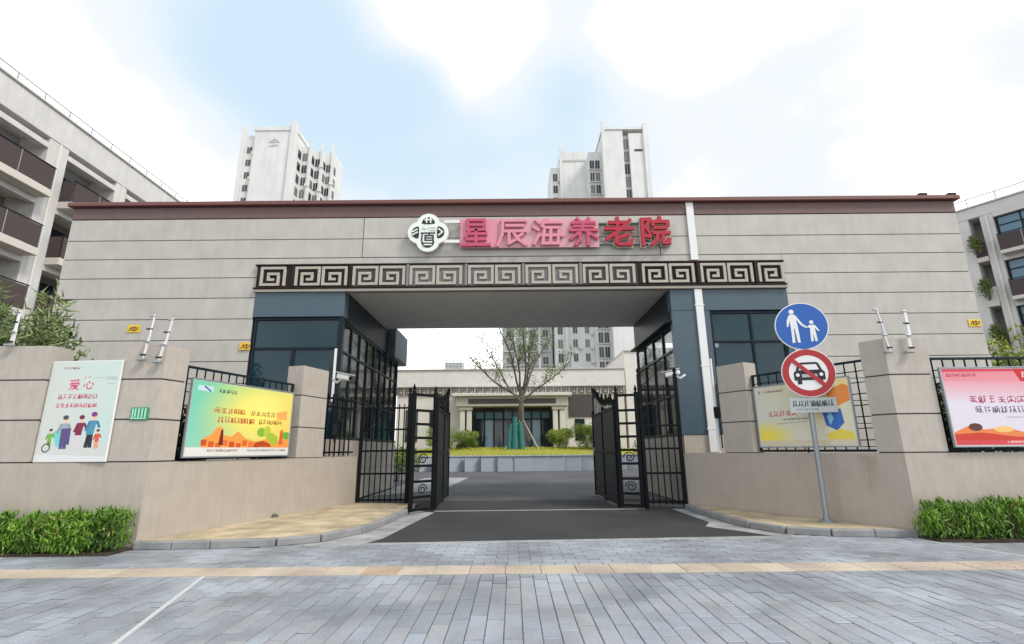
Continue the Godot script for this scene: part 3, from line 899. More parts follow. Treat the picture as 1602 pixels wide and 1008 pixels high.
func boundary_walls() -> void:
	var l := thing("boundary_wall", "beige boundary wall with stacked-block pillars left of the drive", "wall", V(-5.3, 0, -9))
	var fl := frame_of(LA, LB, true)
	var off := func(f: Transform3D, x: float, z: float) -> Vector2:
		var p := f * V(x, 0, z)
		return Vector2(p.x, p.z)
	var ln := LA.distance_to(LB)
	var s := Sh.new()
	var i1: Vector2 = off.call(fl, ln, -0.32)
	var i0: Vector2 = off.call(fl, 0.4, -0.36)
	s.plan(PackedVector2Array([Vector2(-16, LA.y), LA, LB, i1, i0, Vector2(-16, LA.y - 0.38)]), -0.03, 1.17)
	wpart("base_wall", s, M.base_wall, l)
	var ys := [1.18, 1.79, 2.39, 2.93]
	pillar(l, PackedVector2Array([Vector2(-5.98, LA.y), LA, off.call(fl, 0.42, 0.0), off.call(fl, 0.42, -0.4), Vector2(-5.98, LA.y - 0.4)]), ys)
	for x in [-7.95, -10.0, -12.05]:
		pillar(l, PackedVector2Array([Vector2(x, LA.y), Vector2(x + 0.87, LA.y), Vector2(x + 0.87, LA.y - 0.4), Vector2(x, LA.y - 0.4)]), ys)
	wpart("infill_panel", B(-7.08, 1.171, LA.y - 0.22, -5.98, 2.58, LA.y - 0.14), M.pillar_b, l)
	pillar(l, PackedVector2Array([off.call(fl, 3.2, 0.005), off.call(fl, 4.08, 0.005), off.call(fl, 4.08, -0.38), off.call(fl, 3.2, -0.38)]), [1.175, 1.8, 2.46, 3.1])

	var r := thing("boundary_wall", "beige boundary wall with stacked-block pillars right of the drive", "wall", V(6, 0, -9))
	var fr := frame_of(RA, RB, false)
	ln = RA.distance_to(RB)
	s = Sh.new()
	i1 = off.call(fr, ln, -0.32)
	i0 = off.call(fr, 0.35, -0.36)
	s.plan(PackedVector2Array([Vector2(17, RA.y), RA, RB, i1, i0, Vector2(17, RA.y - 0.38)]), -0.03, 1.2)
	wpart("base_wall", s, M.base_wall, r)
	ys = [1.21, 1.8, 2.42, 3.02]
	pillar(r, PackedVector2Array([Vector2(6.72, RA.y), RA, off.call(fr, 0.38, 0.0), off.call(fr, 0.38, -0.4), Vector2(6.72, RA.y - 0.4)]), ys)
	for x in [9.1, 11.6]:
		pillar(r, PackedVector2Array([Vector2(x, RA.y), Vector2(x + 0.7, RA.y), Vector2(x + 0.7, RA.y - 0.4), Vector2(x, RA.y - 0.4)]), ys)
	pillar(r, PackedVector2Array([off.call(fr, 2.62, 0.005), off.call(fr, 3.3, 0.005), off.call(fr, 3.3, -0.36), off.call(fr, 2.62, -0.36)]), [1.205, 1.82, 2.44, 3.03])
	# rust run down from the fence foot
	var im := Image.create(64, 128, false, Image.FORMAT_RGBA8)
	var rn := FastNoiseLite.new()
	rn.seed = 6; rn.frequency = 0.06
	for yy in 128:
		for xx in 64:
			var e := (1.0 - absf(xx - 32.0) / 32.0) * (1.0 - yy / 128.0) * smoothstep(0.0, 10.0, yy)
			im.set_pixel(xx, yy, Color(0.55, 0.33, 0.16, clampf(0.35 * e * (0.55 + 0.6 * rn.get_noise_2d(xx * 3.0, yy * 0.4)), 0.0, 0.5)))
	var rm := StandardMaterial3D.new()
	rm.albedo_texture = ImageTexture.create_from_image(im); rm.transparency = BaseMaterial3D.TRANSPARENCY_ALPHA; rm.roughness = 0.9; rm.texture_repeat = false
	s = Sh.new()
	s.print_quad(fr * V(0.75, 0.45, 0.004), fr * V(0.35, 0.45, 0.004), fr * V(0.35, 1.19, 0.004), fr * V(0.75, 1.19, 0.004), fr.basis.z)
	wpart("rust_stain", s, rm, r)
	# black grid fences that stand on the walls
	grid_fence("black grid fence behind the yellow poster on the left wall", fl, 0.44, 3.18, 1.19, 2.7, -0.2)
	grid_fence("black grid fence behind the pale poster on the right wall", fr, 0.4, 2.6, 1.22, 2.75, -0.18)
	var ff := Transform3D(Basis(), V(6.72, 0, RA.y))
	grid_fence("black grid fence behind the red-edged poster at far right", ff, 0.0, 2.38, 1.22, 2.72, -0.2)
	# short bar fence between the left pillar and the gate post
	var b := thing("bar_fence", "short black bar fence on the wall between pillar and left gate", "fence", fl * V(4.1, 1.17, -0.15), "")
	for k in 7: fpart("bar", fl, V(4.16 + k * 0.19, 1.2, -0.17), V(4.185 + k * 0.19, 2.62, -0.145), M.black, b)
	for y in [1.26, 2.3, 2.5]: fpart("rail", fl, V(4.1, y, -0.18), V(5.5, y + 0.04, -0.135), M.black, b, 0.004)

func grid_fence(label: String, f: Transform3D, x0: float, x1: float, y0: float, y1: float, z: float) -> void:
	var g := thing("grid_fence", label, "fence", f * V((x0 + x1) / 2, y0, z))
	for e in [[x0 + 0.0, x0 + 0.045], [x1 - 0.045, x1]]: fpart("post", f, V(e[0], y0, z - 0.02), V(e[1], y1, z + 0.025), M.frame, g, 0.004)
	for y in [y0, y1 - 0.04]: fpart("rail", f, V(x0 + 0.046, y, z - 0.018), V(x1 - 0.046, y + 0.04, z + 0.023), M.frame, g, 0.004)
	var k := int((x1 - x0) / 0.17)
	for i in range(1, k):
		var x := lerpf(x0, x1, float(i) / k)
		fpart("bar", f, V(x - 0.009, y0 + 0.041, z - 0.008), V(x + 0.009, y1 - 0.041, z + 0.008), M.black, g)
	var m := int((y1 - y0) / 0.19)
	for i in range(1, m):
		var y := lerpf(y0, y1, float(i) / m)
		fpart("cross_bar", f, V(x0 + 0.046, y - 0.008, z + 0.0085), V(x1 - 0.046, y + 0.008, z + 0.018), M.black, g)

# ------------------------------------------------------------------ gates
func bar_gate(label: String, x0: float, x1: float, z: float, y1: float) -> void:
	var g := thing("bar_gate", label, "gate", V((x0 + x1) / 2, 0, z))
	var n := int((x1 - x0) / 0.13)
	for e in [x0, x1]:
		wpart("post", B(e - 0.04, 0, z - 0.04, e + 0.04, y1 + 0.28, z + 0.04, 0.008), M.black, g)
		var s := Sh.new()
		s.tube([V(e, y1 + 0.28, z), V(e, y1 + 0.33, z), V(e, y1 + 0.38, z), V(e, y1 + 0.42, z)], [0.02, 0.05, 0.04, 0.004], 10)
		wpart("finial", s, M.black, g)
	for y in [0.13, 0.74, 1.28, 1.8, y1 - 0.12]: wpart("rail", B(x0 + 0.041, y, z - 0.02, x1 - 0.041, y + 0.045, z + 0.02, 0.005), M.black, g)
	for i in range(1, n):
		var x := lerpf(x0, x1, float(i) / n)
		wpart("bar", B(x - 0.012, 0.09, z - 0.012, x + 0.012, y1, z + 0.012), M.black, g)

func gate_leaf(label: String, a: Vector3, b: Vector3, back: Vector3, top: float) -> void:
	# a-b: the front lattice frame; b-back: the solid sheet leaf folded into the court
	var g := thing("gate_leaf", label, "gate", b)
	var f := frame_of(Vector2(a.x, a.z), Vector2(b.x, b.z), true)
	var w := a.distance_to(b)
	var fr := fpart("lattice_frame", f, V(0, 0.04, -0.03), V(0.09, top, 0.04), M.black, g, 0.006)
	fpart("stile", f, V(w - 0.09, 0.04, -0.03), V(w, top, 0.04), M.black, fr, 0.006)
	for y in [0.05, 0.3, 0.62, 0.95, 1.25, 1.55, 1.85, 2.15, top - 0.1]:
		fpart("rung", f, V(0.092, y, -0.025), V(w - 0.092, y + 0.055, 0.034), M.black, fr, 0.005)
	for e in [0.045, w - 0.045]:
		var sp := Sh.new()
		var p := f * V(e, top, 0.0)
		sp.tube([p, p + V(0, 0.05, 0), p + V(0, 0.1, 0), p + V(0, 0.17, 0)], [0.018, 0.04, 0.03, 0.003], 8)
		wpart("finial", sp, M.black, fr)
	# scroll in the lowest and the middle cell
	for y in [0.36, 1.0]:
		var sc := Sh.new()
		var pts := []
		var rr := []
		for k in 22:
			var t := k / 21.0
			var an := t * 10.0
			pts.append(f * V(w * 0.5 + cos(an) * (0.13 - t * 0.1), y + 0.12 + sin(an) * (0.12 - t * 0.09), 0.0)); rr.append(0.012)
		sc.tube(pts, rr, 6)
		wpart("scroll", sc, M.black, fr)
	# solid leaf
	var ff := frame_of(Vector2(b.x, b.z), Vector2(back.x, back.z), true)
	var ll := b.distance_to(back)
	fpart("sheet", ff, V(0.02, 0.14, -0.015), V(ll, top - 0.35, 0.015), M.black_sheet, g)
	for x in [0.02, ll * 0.5, ll - 0.08]: fpart("upright", ff, V(x, 0.03, -0.04), V(x + 0.08, top - 0.2, 0.04), M.black, g, 0.006)
	for y in [0.08, 1.2, top - 0.38]: fpart("rail", ff, V(0.1, y, -0.035), V(ll - 0.08, y + 0.07, 0.035), M.black, g, 0.006)
	# arched crest with scrolls and spikes, rising towards the court
	var cr := Sh.new()
	var n := 15
	var pts := []
	var rr := []
	for k in n:
		var t := k / (n - 1.0)
		pts.append(ff * V(0.1 + t * (ll - 0.2), top - 0.3 + 0.62 * pow(t, 1.6) + 0.05 * sin(t * 9.0), 0)); rr.append(0.03)
	cr.tube(pts, rr, 7)
	for k in n:
		var p: Vector3 = pts[k]
		cr.bar(Vector3(p.x, top - 0.33, p.z), p, 0.024, 0.024)
		cr.tube([p, p + V(0, 0.07, 0), p + V(0, 0.2, 0)], [0.03, 0.035, 0.003], 6)
	for k in 5:
		var c := ff * V(0.5 + k * (ll - 1.0) / 4.0, top - 0.12 + 0.42 * pow((k + 0.5) / 5.0, 1.6), 0)
		var sp := []
		var sr := []
		for j in 18:
			var an := j * 0.5
			var q := 0.15 - j * 0.0065
			sp.append(c + ff.basis.x * cos(an) * q + V(0, sin(an) * q, 0)); sr.append(0.018)
		cr.tube(sp, sr, 6)
	wpart("crest", cr, M.black, g)
	wpart("latch_box", B(back.x - 0.05, 1.15, back.z + 0.02, back.x + 0.05, 1.35, back.z + 0.12, 0.01), M.steel, g)

func gates() -> void:
	bar_gate("black vertical bar side gate beside the left guard booth", -3.78, -2.6, -13.0, 2.45)
	bar_gate("black vertical bar side gate beside the right guard booth", 2.98, 3.84, -12.02, 2.75)
	gate_leaf("black main gate leaf with lattice end and solid sheet, open on the left", V(-2.23, 0, -11.41), V(-1.76, 0, -11.95), V(-1.9, 0, -15.4), 2.6)
	gate_leaf("black main gate leaf with lattice end and solid sheet, open on the right", V(2.92, 0, -11.97), V(2.4, 0, -12.14), V(2.4, 0, -15.5), 2.6)

# ------------------------------------------------------------------ the pavilion at the end of the drive
func pavilion() -> void:
	var p := thing("entrance_pavilion", "low cream pavilion with columned glass entrance at the end of the drive", "building", V(0, 0, -46))
	var zf := -43.0
	wpart("wall", B(-9.7, 0.9, zf - 8, -4.3, 7.0, zf), M.pavilion, p)
	wpart("wall", B(4.2, 0.9, zf - 8, 9.35, 7.0, zf), M.pavilion, p)
	wpart("wall", B(-4.295, 5.8, zf - 8, 4.195, 7.0, zf - 0.01), M.pavilion, p)
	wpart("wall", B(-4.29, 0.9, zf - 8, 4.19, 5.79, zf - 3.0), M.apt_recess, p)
	wpart("parapet", B(-9.78, 6.45, zf - 8.05, 9.43, 7.85, zf + 0.3, 0.03), M.off_white, p)
	wpart("parapet_cap", B(-9.85, 7.851, zf - 8.1, 9.5, 7.96, zf + 0.4, 0.02), M.pavilion_trim, p)
	var fz := wpart("frieze", B(-9.75, 5.8, zf + 0.01, 9.4, 6.42, zf + 0.12), M.pavilion_trim, p)
	for i in 29:
		var x := -9.65 + i * 0.66
		wpart("meander", line_shape([[0, 0, 0, 0.42, 0.44, 0.42, 0.44, 0, 0.14, 0, 0.14, 0.26, 0.3, 0.26]], V(x, 5.9, zf + 0.121), 1.0, 0.07, 0.04), M.frieze_mid, fz)
	# portico
	wpart("entablature", B(-4.6, 4.75, zf - 0.2, 4.5, 5.55, zf + 1.3, 0.03), M.pavilion_trim, p)
	wpart("cornice", B(-4.9, 5.551, zf - 0.0, 4.8, 5.79, zf + 1.6, 0.03), M.pavilion, p)
	wpart("name_band", B(-3.6, 4.95, zf + 1.301, 3.5, 5.35, zf + 1.33), M.frieze_mid, p)
	for x in [-4.1, -3.55, 3.45, 4.0]:
		var c := wpart("column", B(x - 0.2, 0.9, zf + 0.7, x + 0.2, 4.45, zf + 1.1, 0.03), M.pavilion, p)
		wpart("capital", B(x - 0.29, 4.452, zf + 0.6, x + 0.29, 4.749, zf + 1.2, 0.04), M.pavilion_trim, c)
		wpart("column_base", B(x - 0.27, 0.9, zf + 0.62, x + 0.27, 1.15, zf + 1.18, 0.03), M.pavilion_trim, c)
	for i in 8:
		var x := -3.15 + i * 0.785
		var d := wpart("glass_door", B(x + 0.03, 0.95, zf - 0.26, x + 0.755, 3.75, zf - 0.24), M.win_blue if i in [1, 6] else M.win_pane, p)
		for e in [[x, x + 0.06, 0.92, 4.4], [x + 0.725, x + 0.784, 0.92, 4.4]]: wpart("door_frame", B(e[0], e[2], zf - 0.3, e[1], e[3], zf - 0.18), M.frame, d)
		wpart("door_rail", B(x + 0.061, 3.752, zf - 0.29, x + 0.724, 3.85, zf - 0.19), M.frame, d)
		wpart("top_light", B(x + 0.061, 3.852, zf - 0.26, x + 0.724, 4.38, zf - 0.24), M.win_blue, d)
		wpart("door_handle", B(x + 0.62, 2.0, zf - 0.235, x + 0.65, 2.7, zf - 0.2), M.steel, d)
	# wing windows and the grey panel
	wpart("grey_panel", B(4.68, 3.9, zf + 0.005, 6.75, 5.74, zf + 0.08), M.tower_grey, p).material_override = M.frieze_mid
	for w in [[5.15, 2.0, 5.95, 3.75], [7.4, 2.0, 8.5, 4.6], [-8.9, 2.0, -7.9, 4.6], [-6.9, 2.0, -5.9, 4.6]]:
		var o := wpart("window", B(w[0], w[1], zf + 0.005, w[2], w[3], zf + 0.06), M.frame, p)
		wpart("pane", B(w[0] + 0.07, w[1] + 0.07, zf + 0.061, (w[0] + w[2]) / 2 - 0.03, w[3] - 0.07, zf + 0.07), M.win_pane, o)
		wpart("pane", B((w[0] + w[2]) / 2 + 0.03, w[1] + 0.07, zf + 0.061, w[2] - 0.07, w[3] - 0.07, zf + 0.07), M.win_pane, o)
	# lattice tank screen on the roof
	var t := thing("roof_screen", "pale lattice plant screen on the pavilion roof left of the tree", "screen", V(-5.2, 7.9, -47))
	for k in 7: wpart("upright", B(-6.5 + k * 0.33, 7.7, -47.0, -6.44 + k * 0.33, 9.5, -46.94), M.steel, t)
	for k in 6: wpart("rail", B(-6.5, 8.0 + k * 0.29, -46.935, -4.46, 8.05 + k * 0.29, -46.9), M.steel, t)
	wpart("tank", B(-6.3, 7.9, -48.6, -4.6, 9.3, -47.1, 0.05), M.white_paint, t)
	var sb := thing("side_wing", "plain white building wing right of the pavilion", "building", V(12.5, 0, -46))
	wpart("wall", B(9.7, 0, -52, 17, 9.5, -43.6), M.off_white, sb)
	wpart("coping", B(9.65, 9.501, -52.1, 17.1, 9.65, -43.5, 0.02), M.pavilion_trim, sb)
	for k in 3:
		var o := wpart("window", B(11.0 + k * 1.9, 3.0, -43.59, 12.2 + k * 1.9, 5.2, -43.54), M.frame, sb)
		wpart("pane", B(11.08 + k * 1.9, 3.08, -43.535, 12.12 + k * 1.9, 5.12, -43.53), M.win_pane, o)
	var lb := thing("court_wall", "white courtyard wall seen through the left gate bars", "wall", V(-12, 0, -36))
	wpart("wall", B(-18, 0, -36.3, -10.2, 2.6, -36), M.off_white, lb)
	wpart("coping", B(-18, 2.601, -36.36, -10.15, 2.72, -35.94, 0.02), M.pavilion_trim, lb)

# ------------------------------------------------------------------ tower blocks
func tower_windows(body: Node3D, x0: float, x1: float, y0: float, y1: float, z: float, w: float, h: float, cols: int, step: float, with_bay := false) -> void:
	var n := int((y1 - y0) / step)
	for i in n:
		for c in cols:
			var x := lerpf(x0, x1, (c + 0.5) / cols)
			var y := y0 + (i + 0.35) * step
			var o := pbox("window", V(x, y + h / 2, z + 0.04), V(w, h, 0.1), [M.tower_win, M.win_pane, M.tower_curtain][rng.randi() % 3], body)
			if w < 1.5:
				pbox("frame", V(x, y + h / 2, z + 0.12), V(0.09, h, 0.06), M.tower_grey, o)
				if rng.randf() < 0.45 and not with_bay: pbox("cooling_unit", V(x + w * 0.5 + 0.55, y - 0.1, z + 0.3), V(0.85, 0.65, 0.5), M.off_white, o)
			if with_bay: pbox("sill", V(x, y - 0.12, z + 0.25), V(w + 0.5, 0.16, 0.5), M.tower, o)

func tower_side(body: Node3D, x: float, z0: float, z1: float, y0: float, y1: float, w: float, h: float, cols: int, step: float, out: float) -> void:
	var n := int((y1 - y0) / step)
	for i in n:
		for c in cols:
			pbox("window", V(x + out * 0.04, y0 + (i + 0.35) * step + h / 2, lerpf(z0, z1, (c + 0.5) / cols)), V(0.1, h, w), [M.tower_win, M.win_pane, M.tower_curtain][rng.randi() % 3], body)

func towers() -> void:
	var l := thing("apartment_tower", "white stepped high-rise tower behind the gate left of the sign", "tower", V(-52, 0, -106))
	var a := wpart("tower_block", B(-57, 0, -114, -48.0, 71.0, -100), M.tower, l)
	var a2 := wpart("tower_block", B(-59.9, 0, -113, -57.01, 70.4, -100.8), M.tower, l)
	wpart("crown_band", B(-57.2, 71.01, -114.2, -47.8, 72.0, -99.8), M.tower_grey, a).material_override = M.tower
	wpart("corner_fin", B(-60.1, 0, -101.0, -59.2, 72.4, -100.1), M.tower, l)
	wpart("corner_fin", B(-48.9, 0, -100.6, -47.75, 73.2, -99.5), M.tower, l)
	wpart("emblem_plate", line_shape([[0, 0.5, 0.5, 0.9, 1, 0.5], [0.5, 0.9, 0.5, 0], [0.1, 0.1, 0.9, 0.15], [0.2, 0.5, 0.8, 0.55]], V(-53.6, 67, -99.995), 2.2, 0.22, 0.08), M.tower_grey, l)
	tower_windows(a2, -59.4, -57.05, 40, 70, -100.8, 1.0, 1.5, 1, 3.1)
	tower_side(a, -48.0, -101.5, -113, 40, 70, 1.4, 1.9, 4, 3.1, 1.0)
	var steps := [[-45.9, -104.0, 69.5], [-44.2, -106.5, 70.0], [-42.6, -109.0, 71.5]]
	var prev := -47.99
	for k in 3:
		var st: Array = steps[k]
		var b := wpart("tower_block", B(prev, 0, -116, st[0], st[2], st[1]), M.tower, l)
		wpart("corner_fin", B(st[0] - 0.35, 0, st[1], st[0] + 0.15, st[2] + 1.6, st[1] + 0.35), M.tower, l)
		tower_windows(b, prev + 0.1, st[0] - 0.4, 40, st[2] - 1.5, st[1], 0.95, 1.9, 1, 3.1)
		tower_side(b, st[0], st[1] - 0.3, st[1] - 2.6, 40, st[2] - 1.5, 1.2, 1.9, 1, 3.1, 1.0)
		prev = st[0] + 0.001
	var r := thing("apartment_tower", "white high-rise tower with notched windows behind the gate right of centre", "tower", V(20, 0, -106))
	var m := wpart("tower_block", B(20.6, 0, -114, 25.0, 70.4, -100), M.tower, r)
	var m2 := wpart("tower_block", B(26.3, 0, -114, 30.4, 69.6, -100), M.tower, r)
	var m3 := wpart("tower_block", B(25.01, 0, -114, 26.29, 69.5, -100.7), M.tower_grey, r)
	wpart("crown_band", B(20.4, 70.5, -114.2, 30.6, 71.1, -99.8), M.tower, r)
	wpart("corner_fin", B(20.3, 0, -100.3, 20.95, 72.6, -99.6), M.tower, r)
	wpart("corner_fin", B(29.5, 0, -100.3, 30.55, 71.9, -99.6), M.tower, r)
	tower_windows(m3, 25.0, 26.3, 3, 69, -100.7, 1.1, 2.4, 1, 3.1)
	tower_windows(m2, 26.4, 30.2, 64, 68, -100, 1.8, 0.5, 1, 3.1)
	var n1 := wpart("tower_block", B(17.8, 0, -116, 20.59, 67.5, -104), M.tower, r)
	tower_windows(n1, 17.9, 20.4, 3, 67, -104, 0.95, 2.3, 2, 3.1, true)
	var n2 := wpart("tower_block", B(11.7, 0, -118, 17.79, 70.2, -108), M.tower, r)
	wpart("crown_band", B(11.5, 67.5, -108.3, 17.78, 68.0, -107.9), M.tower_grey, r)
	wpart("corner_fin", B(11.6, 0, -108.3, 12.2, 73.2, -107.6), M.tower, r)
	var n3 := wpart("tower_block", B(9.4, 0, -118, 11.69, 66.5, -109), M.tower, r)
	tower_windows(n3, 9.5, 11.6, 3, 66, -109, 1.0, 1.9, 1, 3.1)
	tower_windows(n2, 12.4, 17.6, 3, 40, -108, 0.9, 1.7, 2, 3.1)
	var low := thing("apartment_block", "lower pale apartment block seen behind the courtyard tree", "building", V(3, 0, -116))
	var lb := wpart("block", B(-2.2, 0, -125, 9.0, 38, -112), M.tower_grey, low)
	tower_windows(lb, -2.0, 8.8, 3, 37, -112, 1.1, 1.7, 4, 3.1, true)
	for x in [0.7, 3.4, 6.1]: wpart("pier", B(x - 0.25, 0, -111.99, x + 0.25, 38.5, -111.5), M.tower, low)

# ------------------------------------------------------------------ balcony blocks at both sides
func apartments() -> void:
	var g := thing("balcony_block", "white apartment block with brown balcony panels receding at left", "building", V(-29, 0, -24))
	var x := -24.8
	var ztop := -36.2
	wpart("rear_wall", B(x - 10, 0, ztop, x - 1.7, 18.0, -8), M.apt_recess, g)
	wpart("roof_parapet", B(x - 10, 17.85, ztop - 0.2, x + 0.02, 19.45, -8, 0.03), M.apt_wall, g)
	wpart("parapet_coping", B(x - 10.1, 19.451, ztop - 0.3, x + 0.12, 19.58, -8, 0.02), M.apt_wall, g)
	var piers := [[-8.6, -8.0], [-16.6, -15.4], [-25.4, -24.2], [-29.8, -28.9], [-36.2, -34.6]]
	for p in piers:
		wpart("pier", B(x - 1.69, 0, p[0], x - 0.005, 17.84, p[1], 0.02), M.apt_wall, g)
		wpart("drain_pipe", B(x + 0.0, 0, (p[0] + p[1]) / 2 - 0.05, x + 0.1, 17.8, (p[0] + p[1]) / 2 + 0.05), M.off_white, g)
	for s in 5:
		var y := 14.75 - s * 3.25
		for b in 4:
			var z0: float = piers[b + 1][1]
			var z1: float = piers[b][0]
			var sl := wpart("balcony_slab", B(x - 1.68, y - 0.45, z0 + 0.01, x + 0.75, y - 0.05, z1 - 0.01, 0.02), M.apt_slab, g)
			wpart("ceiling_beam", B(x - 0.4, y + 2.5, z0 + 0.012, x - 0.012, y + 2.79, z1 - 0.012), M.apt_wall, g)
			var n := maxi(2, int(round((z1 - z0) / 1.7)))
			for k in n:
				var za := lerpf(z0 + 0.05, z1 - 0.05, float(k) / n)
				var zb := lerpf(z0 + 0.05, z1 - 0.05, float(k + 1) / n)
				wpart("balcony_panel", B(x + 0.66, y, za + 0.025, x + 0.7, y + 1.15, zb - 0.025), M.panel_brown, sl)
				wpart("rail_post", B(x + 0.64, y - 0.05, za - 0.02, x + 0.71, y + 1.2, za + 0.02), M.steel, sl)
			wpart("hand_rail", B(x + 0.62, y + 1.2, z0 + 0.02, x + 0.73, y + 1.24, z1 - 0.02), M.frame, sl)
			for e in [z0 + 0.03, z1 - 0.06]: wpart("end_panel", B(x - 0.0, y, e, x + 0.62, y + 1.15, e + 0.03), M.panel_brown, sl)
			# glazed doors behind
			var w := wpart("window", B(x - 1.69, y + 0.05, z0 + 0.5, x - 1.62, y + 2.4, z1 - 0.5), M.frame, g)
			var c := maxi(2, int((z1 - z0 - 1.0) / 1.1))
			for k in c:
				var za := lerpf(z0 + 0.55, z1 - 0.55, float(k) / c)
				var zb := lerpf(z0 + 0.55, z1 - 0.55, float(k + 1) / c)
				wpart("pane", B(x - 1.618, y + 0.12, za + 0.04, x - 1.61, y + 2.33, zb - 0.04), M.win_blue if (k + s) % 3 == 0 else M.win_pane, w)
	# roof railing
	var rl := wpart("roof_railing", B(x - 0.12, 20.05, ztop, x - 0.07, 20.1, -8), M.steel, g)
	wpart("mid_rail", B(x - 0.11, 19.82, ztop, x - 0.08, 19.84, -8), M.steel, rl)
	for k in 19: wpart("railing_post", B(x - 0.115, 19.58, -8.0 - k * 1.55, x - 0.075, 20.05, -7.96 - k * 1.55), M.steel, rl)

	var r := thing("balcony_block", "white apartment block with blue windows and brown balconies at right", "building", V(32.96, 0, -29.75))
	r.transform = Transform3D(Basis(V(0.537, 0, 0.843), Vector3.UP, V(-0.843, 0, 0.537)), V(32.96, 0, -29.75))
	part("roof_parapet", B(-12, 16.35, -9, 14, 17.1, 0.0, 0.03), M.apt_wall, r)
	part("parapet_coping", B(-12.1, 17.101, -9.1, 14, 17.22, 0.1, 0.02), M.apt_wall, r)
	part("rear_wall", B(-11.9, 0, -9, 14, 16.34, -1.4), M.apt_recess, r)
	for p in [[-12.0, -3.0], [-2.4, -1.75], [1.9, 3.0], [7.0, 8.1], [12.5, 14.0]]: part("pier", B(p[0], 0, -1.39, p[1], 16.34, -0.005, 0.02), M.apt_wall, r)
	part("drain_pipe", B(-2.1, 0, 0.0, -2.0, 16.3, 0.1), M.off_white, r)
	for s in 5:
		var y := 13.55 - s * 3.08
		part("loggia_slab", B(-2.99, y - 0.35, -1.38, -2.41, y - 0.05, 0.1), M.apt_slab, r)
		part("loggia_panel", B(-2.99, y - 0.04, -0.02, -2.41, y + 0.95, 0.03), M.apt_wall if s % 2 else M.panel_brown, r)
		for b in [[-1.74, 1.89], [3.01, 6.99], [8.11, 12.49]]:
			part("spandrel", B(b[0], y + 2.52, -0.6, b[1], y + 3.02, -0.01), M.apt_wall, r)
			part("spandrel", B(b[0], y - 0.05, -0.6, b[1], y + 0.3, -0.01), M.apt_wall, r)
			var sl := part("balcony_slab", B(b[0] + 0.1, y - 0.3, -0.005, b[1] - 0.02, y - 0.06, 0.75, 0.02), M.apt_slab, r)
			var n := 3
			for k in n:
				var xa := lerpf(b[0] + 0.1, b[1] - 0.02, float(k) / n)
				var xb := lerpf(b[0] + 0.1, b[1] - 0.02, float(k + 1) / n)
				part("balcony_panel", B(xa + 0.02, y - 0.055, 0.68, xb - 0.02, y + 0.98, 0.72), M.panel_brown, sl)
				part("rail_post", B(xa - 0.02, y - 0.055, 0.66, xa + 0.018, y + 1.03, 0.73), M.steel, sl)
			part("hand_rail", B(b[0] + 0.1, y + 1.03, 0.65, b[1] - 0.02, y + 1.07, 0.74), M.frame, sl)
			part("end_panel", B(b[0] + 0.11, y - 0.055, 0.0, b[0] + 0.14, y + 0.98, 0.65), M.panel_brown, sl)
			var w := part("window", B(b[0] + 0.02, y + 0.3, -0.4, b[1] - 0.02, y + 2.52, -0.3), M.frame, r)
			for k in 3:
				var xa := lerpf(b[0] + 0.1, b[1] - 0.1, k / 3.0)
				var xb := lerpf(b[0] + 0.1, b[1] - 0.1, (k + 1) / 3.0)
				part("pane", B(xa + 0.05, y + 0.4, -0.298, xb - 0.05, y + 1.85, -0.29), M.win_blue if k != 1 else M.win_pane, w)
				part("pane", B(xa + 0.05, y + 1.95, -0.298, xb - 0.05, y + 2.44, -0.29), M.win_blue, w)
	rl = part("roof_railing", B(-12, 17.8, -0.15, 14, 17.85, -0.1), M.steel, r)
	part("mid_rail", B(-12, 17.52, -0.14, 14, 17.55, -0.11), M.steel, rl)
	for k in 17: part("railing_post", B(-11.9 + k * 1.5, 17.22, -0.145, -11.86 + k * 1.5, 17.8, -0.105), M.steel, rl)

